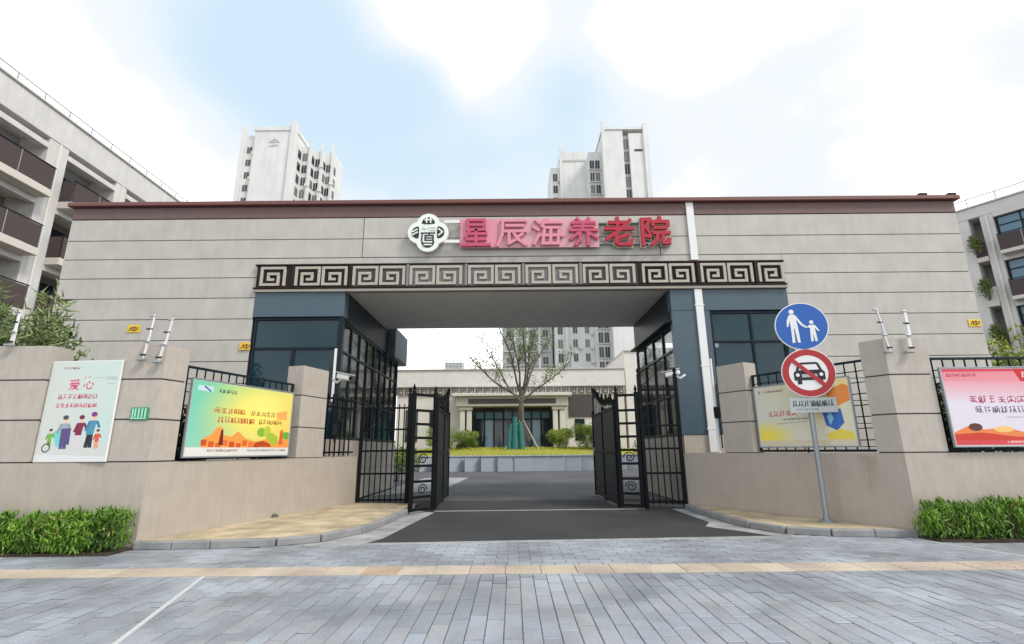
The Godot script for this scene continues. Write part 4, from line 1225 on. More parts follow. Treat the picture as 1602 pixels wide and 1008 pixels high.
# ------------------------------------------------------------------ sign over the gate
const CHARS := [
	[[0.2, 0.98, 0.8, 0.98, 0.8, 0.6, 0.2, 0.6, 0.2, 0.98], [0.2, 0.79, 0.8, 0.79], [0.28, 0.56, 0.12, 0.32], [0.22, 0.44, 0.85, 0.44], [0.18, 0.23, 0.82, 0.23], [0.02, 0.02, 0.98, 0.02], [0.5, 0.58, 0.5, 0.02]],
	[[0.15, 0.95, 0.98, 0.95], [0.18, 0.95, 0.15, 0.4, 0.0, 0.0], [0.32, 0.75, 0.88, 0.75], [0.22, 0.53, 0.98, 0.53], [0.4, 0.52, 0.4, 0.06, 0.6, 0.18], [0.55, 0.5, 0.72, 0.22, 0.98, 0.02], [0.88, 0.42, 0.68, 0.28]],
	[[0.1, 0.95, 0.22, 0.84], [0.02, 0.68, 0.16, 0.58], [0.02, 0.05, 0.2, 0.4], [0.45, 0.98, 0.3, 0.72], [0.38, 0.86, 0.98, 0.86], [0.4, 0.66, 0.92, 0.66, 0.86, 0.05, 0.32, 0.05, 0.4, 0.66], [0.28, 0.36, 1.0, 0.36], [0.62, 0.62, 0.6, 0.1]],
	[[0.3, 1.0, 0.38, 0.9], [0.7, 1.0, 0.62, 0.9], [0.12, 0.84, 0.9, 0.84], [0.18, 0.7, 0.84, 0.7], [0.04, 0.55, 0.98, 0.55], [0.5, 0.84, 0.45, 0.55, 0.05, 0.22], [0.55, 0.55, 0.98, 0.25], [0.38, 0.4, 0.36, 0.15, 0.22, 0.0], [0.66, 0.4, 0.66, 0.0]],
	[[0.18, 0.84, 0.72, 0.84], [0.46, 1.0, 0.46, 0.6], [0.02, 0.6, 0.98, 0.6], [0.9, 0.92, 0.5, 0.52, 0.05, 0.2], [0.38, 0.42, 0.38, 0.06, 0.48, 0.0, 0.9, 0.0, 0.94, 0.14], [0.84, 0.36, 0.42, 0.22]],
	[[0.06, 0.95, 0.06, -0.02], [0.06, 0.95, 0.34, 0.95, 0.2, 0.62, 0.34, 0.4, 0.3, 0.28, 0.14, 0.3], [0.7, 1.0, 0.72, 0.9], [0.44, 0.74, 0.44, 0.86, 0.98, 0.86, 0.98, 0.74], [0.52, 0.62, 0.9, 0.62], [0.42, 0.42, 1.0, 0.42], [0.6, 0.42, 0.56, 0.15, 0.38, 0.0], [0.78, 0.42, 0.78, 0.04, 0.98, 0.04, 1.0, 0.16]],
]

func lettering() -> void:
	var z := ZF + 0.1
	var s := thing("gate_lettering", "raised red and faded pink characters spelling the home's name above the drive", "sign", V(1.5, 6.5, z))
	wpart("backing_panel", B(-1.38, 6.52, z, 2.35, 7.36, z + 0.03, 0.006), M.pink_pale, s)
	wpart("backing_panel", B(-1.37, 6.53, z + 0.031, -0.36, 7.35, z + 0.045, 0.006), M.pink, s)
	wpart("mounting_rail", B(-1.38, 7.22, z - 0.09, 4.3, 7.26, z - 0.002), M.steel, s)
	wpart("mounting_rail", B(-1.38, 6.62, z - 0.09, 4.3, 6.66, z - 0.002), M.steel, s)
	for i in 6:
		var x := -1.31 + i * 0.955
		var m: Material = [M.pink_red, M.pink, M.pink, M.pink_red, M.red, M.red][i]
		var c := wpart("character", line_shape(CHARS[i], V(x, 6.57, z + 0.05), 0.74, 0.1 if i > 3 else 0.085, 0.07), m, s)
		wpart("character_edge", line_shape(CHARS[i], V(x - 0.0, 6.57, z + (0.0 if i > 3 else 0.034)), 0.74, 0.14 if i > 3 else 0.11, 0.035 if i > 3 else 0.015), M.letter_edge if i > 3 else M.pink_pale, c)
	# emblem
	var e := thing("knot_emblem", "white quatrefoil knot emblem mounted left of the red lettering", "emblem", V(-2.2, 6.4, z))
	var c := V(-2.22, 6.95, z)
	var ring := func(rad: float, off: float) -> PackedVector2Array:
		var polys := [PackedVector2Array()]
		for k in 4:
			var o := Vector2.from_angle(PI / 2 * k) * off
			var p := PackedVector2Array()
			for j in 28: p.append(o + Vector2.from_angle(TAU * j / 28) * rad)
			polys = Geometry2D.merge_polygons(polys[0], p) if polys[0].size() else [p]
		return polys[0]
	var t := Transform3D(Basis(), c)
	var sh := Sh.new()
	sh.prism(ring.call(0.355, 0.265), t, 0.1)
	wpart("plate", sh, M.emblem_white, e)
	sh = Sh.new()
	for k in 4:     # dark openings of the four loops
		var o := Vector2.from_angle(PI / 2 * k) * 0.3
		var side := Vector2.from_angle(PI / 2 * k)
		var pts := PackedVector2Array()
		for j in 17: pts.append(o + Vector2.from_angle(-PI * 0.52 + PI * 1.04 * j / 16 + PI / 2 * k) * 0.2)
		pts.append(o - side * 0.03 - side.orthogonal() * 0.09); pts.append(o - side * 0.03 + side.orthogonal() * 0.09)
		sh.prism(pts, t * Transform3D(Basis(), V(0, 0, 0.1)), 0.004)
	wpart("loop_opening", sh, M.emblem_dark, e)
	wpart("loop_strokes", line_shape([[-0.34, 0.09, -0.46, 0.02], [-0.32, 0.0, -0.46, -0.08], [0.33, 0.1, 0.44, 0.0, 0.33, -0.1], [-0.1, 0.4, 0.1, 0.4], [-0.05, 0.46, -0.05, 0.32], [0.07, 0.46, 0.07, 0.32], [-0.12, -0.32, 0.12, -0.32], [-0.1, -0.41, 0.1, -0.41]], c + V(0, 0, 0.104), 1.0, 0.045, 0.03), M.emblem_white, e)
	wpart("green_strokes", line_shape([[-0.2, 0.12, -0.06, 0.12], [-0.16, 0.17, -0.1, 0.07], [0.06, 0.15, 0.22, 0.15], [0.06, 0.06, 0.22, 0.06], [0.0, 0.16, 0.0, 0.08]], c + V(0, 0, 0.1), 1.0, 0.025, 0.006), M.emblem_green, e)
	wpart("dark_strokes", line_shape([[-0.2, -0.02, 0.2, -0.02], [-0.17, -0.02, -0.19, -0.25], [-0.08, -0.1, 0.16, -0.1, 0.16, -0.26, -0.08, -0.26, -0.08, -0.1], [-0.08, -0.18, 0.16, -0.18], [0.04, -0.02, 0.04, -0.1]], c + V(0, 0, 0.1), 1.0, 0.045, 0.006), M.emblem_dark, e)
	for k in e.get_children():
		var t0 := chain(e).affine_inverse()
		k.transform = t0 * Transform3D(Basis().scaled(V(0.88, 0.88, 1)), V(c.x * 0.12, c.y * 0.12, 0))
	for y in [6.65, 7.22]: wpart("bracket_arm", B(-1.8, y, z + 0.0, -1.38, y + 0.09, z + 0.09, 0.01), M.white_paint, e)

# ------------------------------------------------------------------ posters
func board(called: String, label: String, category: String, im: Image, a: Vector3, b: Vector3, y0: float, y1: float, _out: Vector3, framed := true) -> void:
	# a - b: bottom corners seen from the front
	var o := thing(called, label, category, V((a.x + b.x) / 2, y0, (a.z + b.z) / 2))
	var d := b - a
	d.y = 0
	var ln := d.length()
	d = d / ln
	var bs := Basis(d, Vector3.UP, d.cross(Vector3.UP))
	var c := (a + b) / 2
	c.y = (y0 + y1) / 2
	var s := Sh.new()
	s.box(Transform3D(bs, c), V(ln, y1 - y0, 0.03), 0.004)
	wpart("backing_board", s, M.white_paint, o)
	s = Sh.new()
	var f := c + bs.z * 0.0165
	var hx := d * (ln / 2 - 0.012)
	var hy := V(0, (y1 - y0) / 2 - 0.012, 0)
	s.print_quad(f - hx - hy, f + hx - hy, f + hx + hy, f - hx + hy, bs.z)
	wpart("printed_sheet", s, print_mat(im), o)
	for e in [-1.0, 1.0]:
		if not framed: break
		s = Sh.new()
		s.box(Transform3D(bs, c + d * e * (ln / 2 + 0.011) + bs.z * 0.004), V(0.02, y1 - y0 + 0.04, 0.045), 0.003)
		wpart("edge_strip", s, M.steel, o)
		s = Sh.new()
		s.box(Transform3D(bs, c + V(0, e * ((y1 - y0) / 2 + 0.011), 0) + bs.z * 0.004), V(ln, 0.02, 0.045), 0.003)
		wpart("edge_strip", s, M.steel, o)

func posters() -> void:
	var crim := Color(0.68, 0.1, 0.28)
	# white standing poster, far left
	var im := gradient_image(440, 600, Color(0.8, 0.83, 0.8), Color(0.78, 0.86, 0.83), Color(0.82, 0.83, 0.81), Color(0.8, 0.82, 0.8))
	disc(im, 0.9, 0.2, 0.09, 0.045, Color(0.73, 0.77, 0.75)); im.fill_rect(Rect2i(356, 118, 76, 18), Color(0.79, 0.85, 0.83))
	glyphs(im, 0.16, 0.055, 0.26, 0.025, 7, Color(0.4, 0.15, 0.25))
	var words := [[[0.0, 0.1, 0.9, 0.0], [0.15, 0.2, 0.25, 0.32], [0.42, 0.17, 0.48, 0.3], [0.8, 0.13, 0.68, 0.3], [0.05, 0.5, 0.1, 0.38], [0.1, 0.4, 0.95, 0.36], [0.95, 0.36, 0.85, 0.5], [0.1, 0.58, 0.85, 0.55], [0.42, 0.45, 0.05, 1.0], [0.35, 0.7, 0.8, 0.68], [0.8, 0.68, 0.3, 1.0], [0.42, 0.78, 0.95, 1.0]],
		[[0.05, 0.45, 0.0, 0.75], [0.3, 0.35, 0.3, 0.8], [0.3, 0.8, 0.45, 0.95], [0.45, 0.95, 0.75, 0.92], [0.75, 0.92, 0.78, 0.7], [0.42, 0.15, 0.55, 0.4], [0.78, 0.3, 0.95, 0.6]]]   # the two big brushed words
	for k in 2:
		for q in words[k]: stroke(im, 0.3 + k * 0.21 + q[0] * 0.15, 0.19 + q[1] * 0.1, 0.3 + k * 0.21 + q[2] * 0.15, 0.19 + q[3] * 0.1, 0.011, Color(0.8, 0.14, 0.36))
	stroke(im, 0.5, 0.175, 0.52, 0.155, 0.006, crim); stroke(im, 0.56, 0.17, 0.58, 0.155, 0.006, crim); stroke(im, 0.63, 0.175, 0.85, 0.165, 0.004, Color(0.6, 0.62, 0.6))
	glyphs(im, 0.17, 0.335, 0.58, 0.05, 8, crim); glyphs(im, 0.16, 0.43, 0.6, 0.045, 9, Color(0.75, 0.12, 0.3))
	fill(im, [0.2, 0.72, 0.38, 0.62, 0.4, 0.74, 0.36, 0.86, 0.28, 0.86], Color(0.45, 0.8, 0.78)); glow(im, 0.8, 0.7, 0.4, 0.25, Color(0.72, 0.86, 0.85), 0.7)
	figure(im, 0.17, 0.88, 0.2, Color(0.45, 0.7, 0.28), Color(0.35, 0.55, 0.25), Color(0.3, 0.2, 0.15), 0.0)
	disc(im, 0.14, 0.87, 0.06, 0.045, Color(0.2, 0.2, 0.22)); disc(im, 0.14, 0.87, 0.045, 0.033, Color(0.78, 0.82, 0.78))
	figure(im, 0.37, 0.88, 0.33, Color(0.62, 0.66, 0.7), Color(0.3, 0.27, 0.5), Color(0.25, 0.27, 0.3), -0.02); fill(im, [0.31, 0.68, 0.45, 0.68, 0.46, 0.84, 0.32, 0.84], Color(0.33, 0.28, 0.5))
	figure(im, 0.56, 0.86, 0.31, Color(0.5, 0.07, 0.25), Color(0.85, 0.8, 0.82), Color(0.4, 0.06, 0.2), 0.02)
	figure(im, 0.72, 0.87, 0.35, Color(0.28, 0.56, 0.68), Color(0.09, 0.09, 0.12), Color(0.5, 0.15, 0.5), 0.03)
	figure(im, 0.84, 0.88, 0.19, Color(0.88, 0.3, 0.2), Color(0.9, 0.6, 0.45), Color(0.4, 0.15, 0.15), 0.0)
	fill(im, [0.0, 0.93, 1.0, 0.955, 1.0, 1.0, 0.0, 1.0], Color(0.86, 0.87, 0.87))
	board("standing_poster", "white standing poster with crimson writing and painted figures on left wall", "poster", im, V(-7.06, 0, LA.y - 0.06), V(-5.92, 0, LA.y + 0.03), 1.18, 2.68, V(0, 0, 1), false)
	# yellow landscape poster
	im = gradient_image(640, 420, Color(0.42, 0.78, 0.68), Color(0.93, 0.87, 0.42), Color(0.55, 0.8, 0.74), Color(0.97, 0.75, 0.38))
	glow(im, 0.6, 0.42, 0.62, 0.75, Color(0.97, 0.9, 0.42), 1.0); glow(im, 0.68, 0.3, 0.35, 0.4, Color(0.96, 0.93, 0.5), 0.8)
	im.fill_rect(Rect2i(24, 26, 84, 30), Color(0.75, 0.85, 0.88)); glyphs(im, 0.22, 0.075, 0.17, 0.06, 5, Color(0.25, 0.32, 0.3))
	stroke(im, 0.09, 0.07, 0.15, 0.13, 0.02, Color(0.2, 0.35, 0.55))
	glyphs(im, 0.2, 0.34, 0.3, 0.08, 5, Color(0.72, 0.3, 0.12)); glyphs(im, 0.55, 0.34, 0.27, 0.08, 5, Color(0.6, 0.32, 0.12))
	glyphs(im, 0.24, 0.46, 0.36, 0.09, 6, Color(0.7, 0.28, 0.14)); glyphs(im, 0.64, 0.46, 0.26, 0.08, 6, Color(0.62, 0.35, 0.14))
	fill(im, [0.12, 0.88, 0.14, 0.76, 0.2, 0.72, 0.24, 0.62, 0.28, 0.6, 0.31, 0.72, 0.38, 0.74, 0.44, 0.66, 0.52, 0.76, 0.62, 0.8, 0.75, 0.76, 0.9, 0.8, 1.0, 0.74, 1.0, 0.89, 0.12, 0.89], Color(0.93, 0.6, 0.28))
	for k in 9: im.fill_rect(Rect2i(int(640 * (0.12 + k * 0.062)), int(420 * (0.79 + 0.02 * (k % 3))), 30, 420 * 8 / 100), Color(0.78, 0.3, 0.16).lerp(Color(0.9, 0.5, 0.25), (k % 4) / 4.0))
	fill(im, [0.27, 0.86, 0.28, 0.66, 0.3, 0.63, 0.31, 0.86], Color(0.45, 0.14, 0.1)); fill(im, [0.6, 0.88, 0.62, 0.82, 0.7, 0.79, 0.78, 0.83, 0.8, 0.88], Color(0.7, 0.28, 0.14))
	for t in [[0.68, 0.66, 0.05, 0.07], [0.74, 0.64, 0.04, 0.08], [0.82, 0.77, 0.05, 0.08], [0.78, 0.72, 0.05, 0.06], [0.96, 0.7, 0.06, 0.06]]: disc(im, t[0], t[1], t[2], t[3], Color(0.4, 0.66, 0.25).lerp(Color(0.75, 0.78, 0.25), rng.randf()))
	fill(im, [0.88, 0.84, 0.89, 0.62, 0.92, 0.6, 0.93, 0.84], Color(0.85, 0.4, 0.2)); fill(im, [0.82, 0.34, 0.95, 0.3, 0.96, 0.44, 0.84, 0.46], Color(0.95, 0.68, 0.38))
	im.fill_rect(Rect2i(0, 374, 640, 46), Color(0.86, 0.86, 0.84)); glyphs(im, 0.18, 0.915, 0.28, 0.035, 12, Color(0.5, 0.35, 0.3)); glyphs(im, 0.55, 0.915, 0.42, 0.035, 16, Color(0.4, 0.3, 0.28))
	var fl := frame_of(LA, LB, true)
	var pa := fl * V(0.52, 0, 0.03)
	var pb := fl * V(2.9, 0, 0.03)
	board("landscape_poster", "yellow and green landscape poster with orange town on the left wall", "poster", im, pa, pb, 1.24, 2.46, fl.basis.z)
	# pale poster behind the sign
	im = gradient_image(600, 420, Color(0.84, 0.84, 0.78), Color(0.9, 0.86, 0.66), Color(0.84, 0.85, 0.82), Color(0.87, 0.86, 0.78))
	glow(im, 0.08, 0.84, 0.4, 0.32, Color(0.96, 0.88, 0.3), 0.95); glow(im, 0.9, 0.3, 0.42, 0.6, Color(0.95, 0.84, 0.5), 0.9)
	glyphs(im, 0.04, 0.06, 0.03, 0.05, 1, Color(0.4, 0.45, 0.4)); glyphs(im, 0.1, 0.065, 0.24, 0.04, 9, Color(0.5, 0.2, 0.25))
	glyphs(im, 0.13, 0.43, 0.34, 0.09, 5, Color(0.78, 0.15, 0.36)); glyphs(im, 0.3, 0.55, 0.3, 0.04, 9, Color(0.35, 0.35, 0.42))
	stroke(im, 0.2, 0.64, 0.55, 0.62, 0.006, Color(0.4, 0.4, 0.4))
	fill(im, [0.78, 0.18, 0.95, 0.08, 1.0, 0.12, 1.0, 0.34, 0.9, 0.42, 0.8, 0.34], Color(0.9, 0.55, 0.25)); fill(im, [0.72, 0.5, 0.8, 0.42, 0.9, 0.46, 0.92, 0.66, 0.84, 0.78, 0.74, 0.7], Color(0.2, 0.42, 0.72)); fill(im, [0.76, 0.56, 0.8, 0.47, 0.82, 0.6, 0.78, 0.7], Color(0.55, 0.75, 0.88))
	fill(im, [0.9, 0.4, 1.0, 0.34, 1.0, 0.8, 0.92, 0.78], Color(0.86, 0.85, 0.75)); fill(im, [0.72, 0.84, 0.86, 0.76, 0.98, 0.8, 1.0, 0.92, 0.76, 0.92], Color(0.9, 0.82, 0.32))
	im.fill_rect(Rect2i(0, 384, 600, 36), Color(0.84, 0.8, 0.7))
	var fr := frame_of(RA, RB, false)
	pa = fr * V(2.42, 0, 0.03)
	pb = fr * V(0.62, 0, 0.03)
	board("pale_poster", "pale poster with yellow and blue shapes behind the traffic sign", "poster", im, pa, pb, 1.32, 2.46, fr.basis.z)
	# red edged poster at far right
	im = gradient_image(800, 440, Color(0.86, 0.5, 0.56), Color(0.88, 0.55, 0.58), Color(0.86, 0.78, 0.8), Color(0.87, 0.76, 0.78))
	for k in 10: fill(im, [0.0, 0.16 + k * 0.03, 1.0, 0.2 + k * 0.03, 1.0, 1.0, 0.0, 1.0], Color(0.87, 0.62, 0.67).lerp(Color(0.85, 0.82, 0.87), k / 9.0))
	im.fill_rect(Rect2i(0, 0, 800, 16), Color(0.8, 0.2, 0.3)); glyphs(im, 0.03, 0.06, 0.22, 0.045, 10, Color(0.65, 0.15, 0.25))
	fill(im, [0.52, 0.0, 0.86, 0.0, 0.84, 0.17, 0.56, 0.17], Color(0.75, 0.08, 0.14)); glyphs(im, 0.58, 0.03, 0.22, 0.09, 4, Color(0.95, 0.88, 0.85))
	glyphs(im, 0.16, 0.36, 0.62, 0.1, 9, Color(0.62, 0.12, 0.25)); glyphs(im, 0.19, 0.5, 0.6, 0.09, 10, Color(0.35, 0.25, 0.36)); glyphs(im, 0.4, 0.635, 0.25, 0.02, 12, Color(0.45, 0.45, 0.5))
	fill(im, [0.0, 0.84, 0.1, 0.76, 0.22, 0.8, 0.38, 0.78, 0.5, 0.84, 0.66, 0.8, 0.82, 0.86, 1.0, 0.78, 1.0, 1.0, 0.0, 1.0], Color(0.88, 0.5, 0.26)); fill(im, [0.0, 0.86, 0.2, 0.84, 0.45, 0.9, 0.7, 0.86, 1.0, 0.9, 1.0, 1.0, 0.0, 1.0], Color(0.78, 0.2, 0.12))
	disc(im, 0.16, 0.77, 0.05, 0.05, Color(0.35, 0.16, 0.12)); disc(im, 0.36, 0.8, 0.07, 0.04, Color(0.92, 0.75, 0.45)); disc(im, 0.76, 0.78, 0.08, 0.07, Color(0.7, 0.12, 0.12))
	im.fill_rect(Rect2i(0, 412, 800, 28), Color(0.8, 0.25, 0.28)); glyphs(im, 0.36, 0.945, 0.3, 0.035, 12, Color(0.95, 0.85, 0.8))
	board("red_poster", "white and pink poster with red top and bottom edges at far right", "poster", im, V(6.8, 0, RA.y + 0.05), V(9.0, 0, RA.y + 0.05), 1.3, 2.5, V(0, 0, 1))

# ------------------------------------------------------------------ traffic sign
func traffic_sign() -> void:
	var z := -8.95
	var s := thing("traffic_sign", "grey pole with blue pedestrian disc above red no-cars disc", "traffic sign", V(5.21, 0.1, -9.0))
	var t := Sh.new()
	t.cyl(V(5.2, 0.09, z - 0.06), V(5.2, 3.78, z - 0.06), 0.042, 14)
	wpart("pole", t, M.steel, s)
	t = Sh.new()
	t.cyl(V(5.2, 0.095, z - 0.06), V(5.2, 0.125, z - 0.06), 0.13, 14); t.cyl(V(5.2, 0.12, z - 0.06), V(5.2, 0.22, z - 0.06), 0.06, 14, 0.045)
	wpart("base_flange", t, M.steel, s)
	var face := Transform3D(Basis(Vector3.UP, -0.28), V(5.22, 0, z))
	var circ := func(c: Vector2, r: float) -> PackedVector2Array:
		var p := PackedVector2Array()
		for k in 48: p.append(c + Vector2.from_angle(TAU * k / 48) * r)
		return p
	var layer := func(called: String, poly: PackedVector2Array, z0: float, d: float, m: Material, parent: Node3D) -> MeshInstance3D:
		var q := Sh.new()
		q.prism(poly, face * Transform3D(Basis(), V(0, 0, z0)), d)
		return wpart(called, q, m, parent)
	var c := Vector2(0.0, 3.42)
	var b: MeshInstance3D = layer.call("blue_disc", circ.call(c, 0.435), 0.0, 0.02, M.sign_white, s)
	layer.call("blue_field", circ.call(c, 0.418), 0.02, 0.004, M.sign_blue, b)
	var w: Material = M.sign_white
	# adult and child hand in hand
	layer.call("adult_head", circ.call(c + Vector2(-0.135, 0.275), 0.042), 0.024, 0.004, w, b)
	var shape := func(pts: Array, o: Vector2) -> PackedVector2Array:
		var p := P2(pts)
		for i in p.size(): p[i] += o
		return p
	layer.call("adult_figure", shape.call([-0.19, 0.2, -0.17, 0.225, -0.1, 0.225, -0.075, 0.2, 0.02, 0.04, 0.085, -0.02, 0.07, -0.04, 0.0, 0.005, -0.075, 0.12, -0.06, -0.02, -0.05, -0.3, -0.095, -0.3, -0.115, -0.04, -0.128, -0.04, -0.135, -0.3, -0.18, -0.3, -0.175, -0.02, -0.18, 0.11, -0.215, 0.0, -0.24, 0.005, -0.225, 0.12], c), 0.024, 0.004, w, b)
	layer.call("child_head", circ.call(c + Vector2(0.165, 0.06), 0.034), 0.024, 0.004, w, b)
	layer.call("child_figure", shape.call([0.12, 0.01, 0.21, 0.01, 0.275, -0.1, 0.255, -0.115, 0.205, -0.045, 0.225, -0.29, 0.185, -0.29, 0.168, -0.13, 0.158, -0.29, 0.118, -0.29, 0.13, -0.05, 0.105, -0.03, 0.075, -0.045, 0.09, -0.018], c), 0.024, 0.004, w, b)
	c = Vector2(0.0, 2.575)
	var r: MeshInstance3D = layer.call("red_disc", circ.call(c, 0.43), 0.0, 0.02, M.sign_white, s)
	layer.call("white_field", circ.call(c, 0.31), 0.02, 0.004, w, r)
	var ring := Sh.new()
	for k in 48:
		var a0 := Vector2.from_angle(TAU * k / 48)
		var a1 := Vector2.from_angle(TAU * (k + 1) / 48)
		ring.prism(PackedVector2Array([c + a0 * 0.31, c + a0 * 0.415, c + a1 * 0.415, c + a1 * 0.31]), face * Transform3D(Basis(), V(0, 0, 0.02)), 0.006)
	wpart("red_ring", ring, M.sign_red, r)
	layer.call("car_body", shape.call([-0.245, -0.11, -0.245, 0.03, -0.21, 0.06, -0.16, 0.19, -0.12, 0.205, 0.12, 0.205, 0.16, 0.19, 0.21, 0.06, 0.245, 0.03, 0.245, -0.11, 0.2, -0.11, 0.2, -0.18, 0.13, -0.18, 0.13, -0.11, -0.13, -0.11, -0.13, -0.18, -0.2, -0.18, -0.2, -0.11], c + Vector2(0.01, -0.02)), 0.0245, 0.004, M.sign_car, r)
	layer.call("car_windscreen", shape.call([-0.16, 0.07, -0.125, 0.165, 0.125, 0.165, 0.16, 0.07], c + Vector2(0.01, -0.02)), 0.0295, 0.002, w, r)
	layer.call("car_grille", shape.call([-0.12, -0.06, 0.12, -0.06, 0.12, -0.005, -0.12, -0.005], c + Vector2(0.01, -0.02)), 0.0295, 0.002, M.plate_grey, r)
	for e in [-1.0, 1.0]: layer.call("car_headlight", circ.call(c + Vector2(0.01 + e * 0.185, -0.035), 0.03), 0.0295, 0.002, w, r)
	var d := Vector2(0.707, -0.707) * 0.33
	var o2 := Vector2(0.707, 0.707) * 0.035
	layer.call("red_bar", PackedVector2Array([c - d - o2, c + d - o2, c + d + o2, c - d + o2]), 0.033, 0.003, M.sign_red, r)
	var pl: MeshInstance3D = layer.call("small_plate", shape.call([-0.37, -0.13, 0.37, -0.13, 0.37, 0.13, -0.37, 0.13], Vector2(0, 2.01)), 0.0, 0.012, M.plate_grey, s)
	rng.seed = 77
	var im := Image.create(512, 180, false, Image.FORMAT_RGB8)
	im.fill(Color(0.69, 0.72, 0.72))
	glyphs(im, 0.06, 0.14, 0.9, 0.46, 7, Color(0.12, 0.13, 0.14)); glyphs(im, 0.12, 0.72, 0.5, 0.14, 9, Color(0.35, 0.36, 0.38))
	var q := Sh.new()
	var corner := func(x: float, y: float) -> Vector3: return face * V(x, 2.01 + y, 0.0135)
	q.print_quad(corner.call(-0.36, -0.12), corner.call(0.36, -0.12), corner.call(0.36, 0.12), corner.call(-0.36, 0.12), face.basis.z)
	wpart("printed_text", q, print_mat(im), pl)
	for y in [3.42, 2.575, 2.01]:
		var k := Sh.new()
		k.box(Transform3D(face.basis, face * V(-0.02, y, -0.03)), V(0.2, 0.05, 0.06), 0.006)
		wpart("clamp", k, M.steel, s)

# ------------------------------------------------------------------ small fittings
func cctv(label: String, at: Vector3, dir: float) -> void:
	var o := thing("security_camera", label, "camera", at)
	var bs := Basis(Vector3.UP, dir) * Basis(Vector3.RIGHT, deg_to_rad(12.0))
	var s := Sh.new()
	s.box(Transform3D(bs, at + bs * V(0, 0, 0.17)), V(0.13, 0.13, 0.36), 0.03)
	wpart("housing", s, M.white_paint, o)
	s = Sh.new()
	s.box(Transform3D(bs, at + bs * V(0, 0.082, 0.19)), V(0.16, 0.014, 0.44), 0.004)
	wpart("sunshade", s, M.white_paint, o)
	s = Sh.new()
	s.cyl(at + bs * V(0, 0, 0.35), at + bs * V(0, 0, 0.362), 0.045, 14)
	wpart("lens", s, M.black, o)
	s = Sh.new()
	s.tube([at + bs * V(0, -0.06, 0.1), at + V(0, -0.16, 0.02), at + bs * V(0, -0.1, -0.12)], [0.025, 0.025, 0.03], 8)
	wpart("bracket", s, M.white_paint, o)

func wire_post(label: String, at: Vector3, h: float, lean: Vector3) -> void:
	var o := thing("fence_post", label, "post", at, "")
	var top := at + V(0, h, 0) + lean
	var mid := at.lerp(top, 0.48)
	var s := Sh.new()
	s.bar(at, mid, 0.06, 0.03, 0.006)
	wpart("lower_arm", s, M.off_white, o)
	s = Sh.new()
	s.bar(mid - V(0, 0.06, 0) + V(0.02, 0, 0.02), top + V(0.02, 0, 0.02), 0.045, 0.02, 0.005)
	wpart("upper_arm", s, M.white_paint, o)
	for k in 4:
		var p := at.lerp(top, 0.12 + k * 0.28) + V(0, 0, 0.03)
		s = Sh.new()
		s.cyl(p + V(-0.045, 0, 0.0), p + V(0.04, 0, 0.0), 0.013, 8)
		wpart("insulator", s, M.steel if k % 2 else M.frame, o)
	s = Sh.new()
	s.box(Transform3D(Basis(), at + V(-0.03, 0.02, 0)), V(0.13, 0.035, 0.07), 0.008)
	wpart("foot_bracket", s, M.steel, o)

func plate(called: String, label: String, c: Vector3, w: float, h: float, m: Material, tm: Material, strokes: Array) -> void:
	var o := thing(called, label, "sign", c)
	wpart("plate", B(c.x - w / 2, c.y - h / 2, c.z, c.x + w / 2, c.y + h / 2, c.z + 0.012, 0.004), m, o)
	wpart("printed_mark", line_shape(strokes, c + V(-w * 0.4, -h * 0.35, 0.012), 1.0, minf(w, h) * 0.09, 0.002), tm, o)

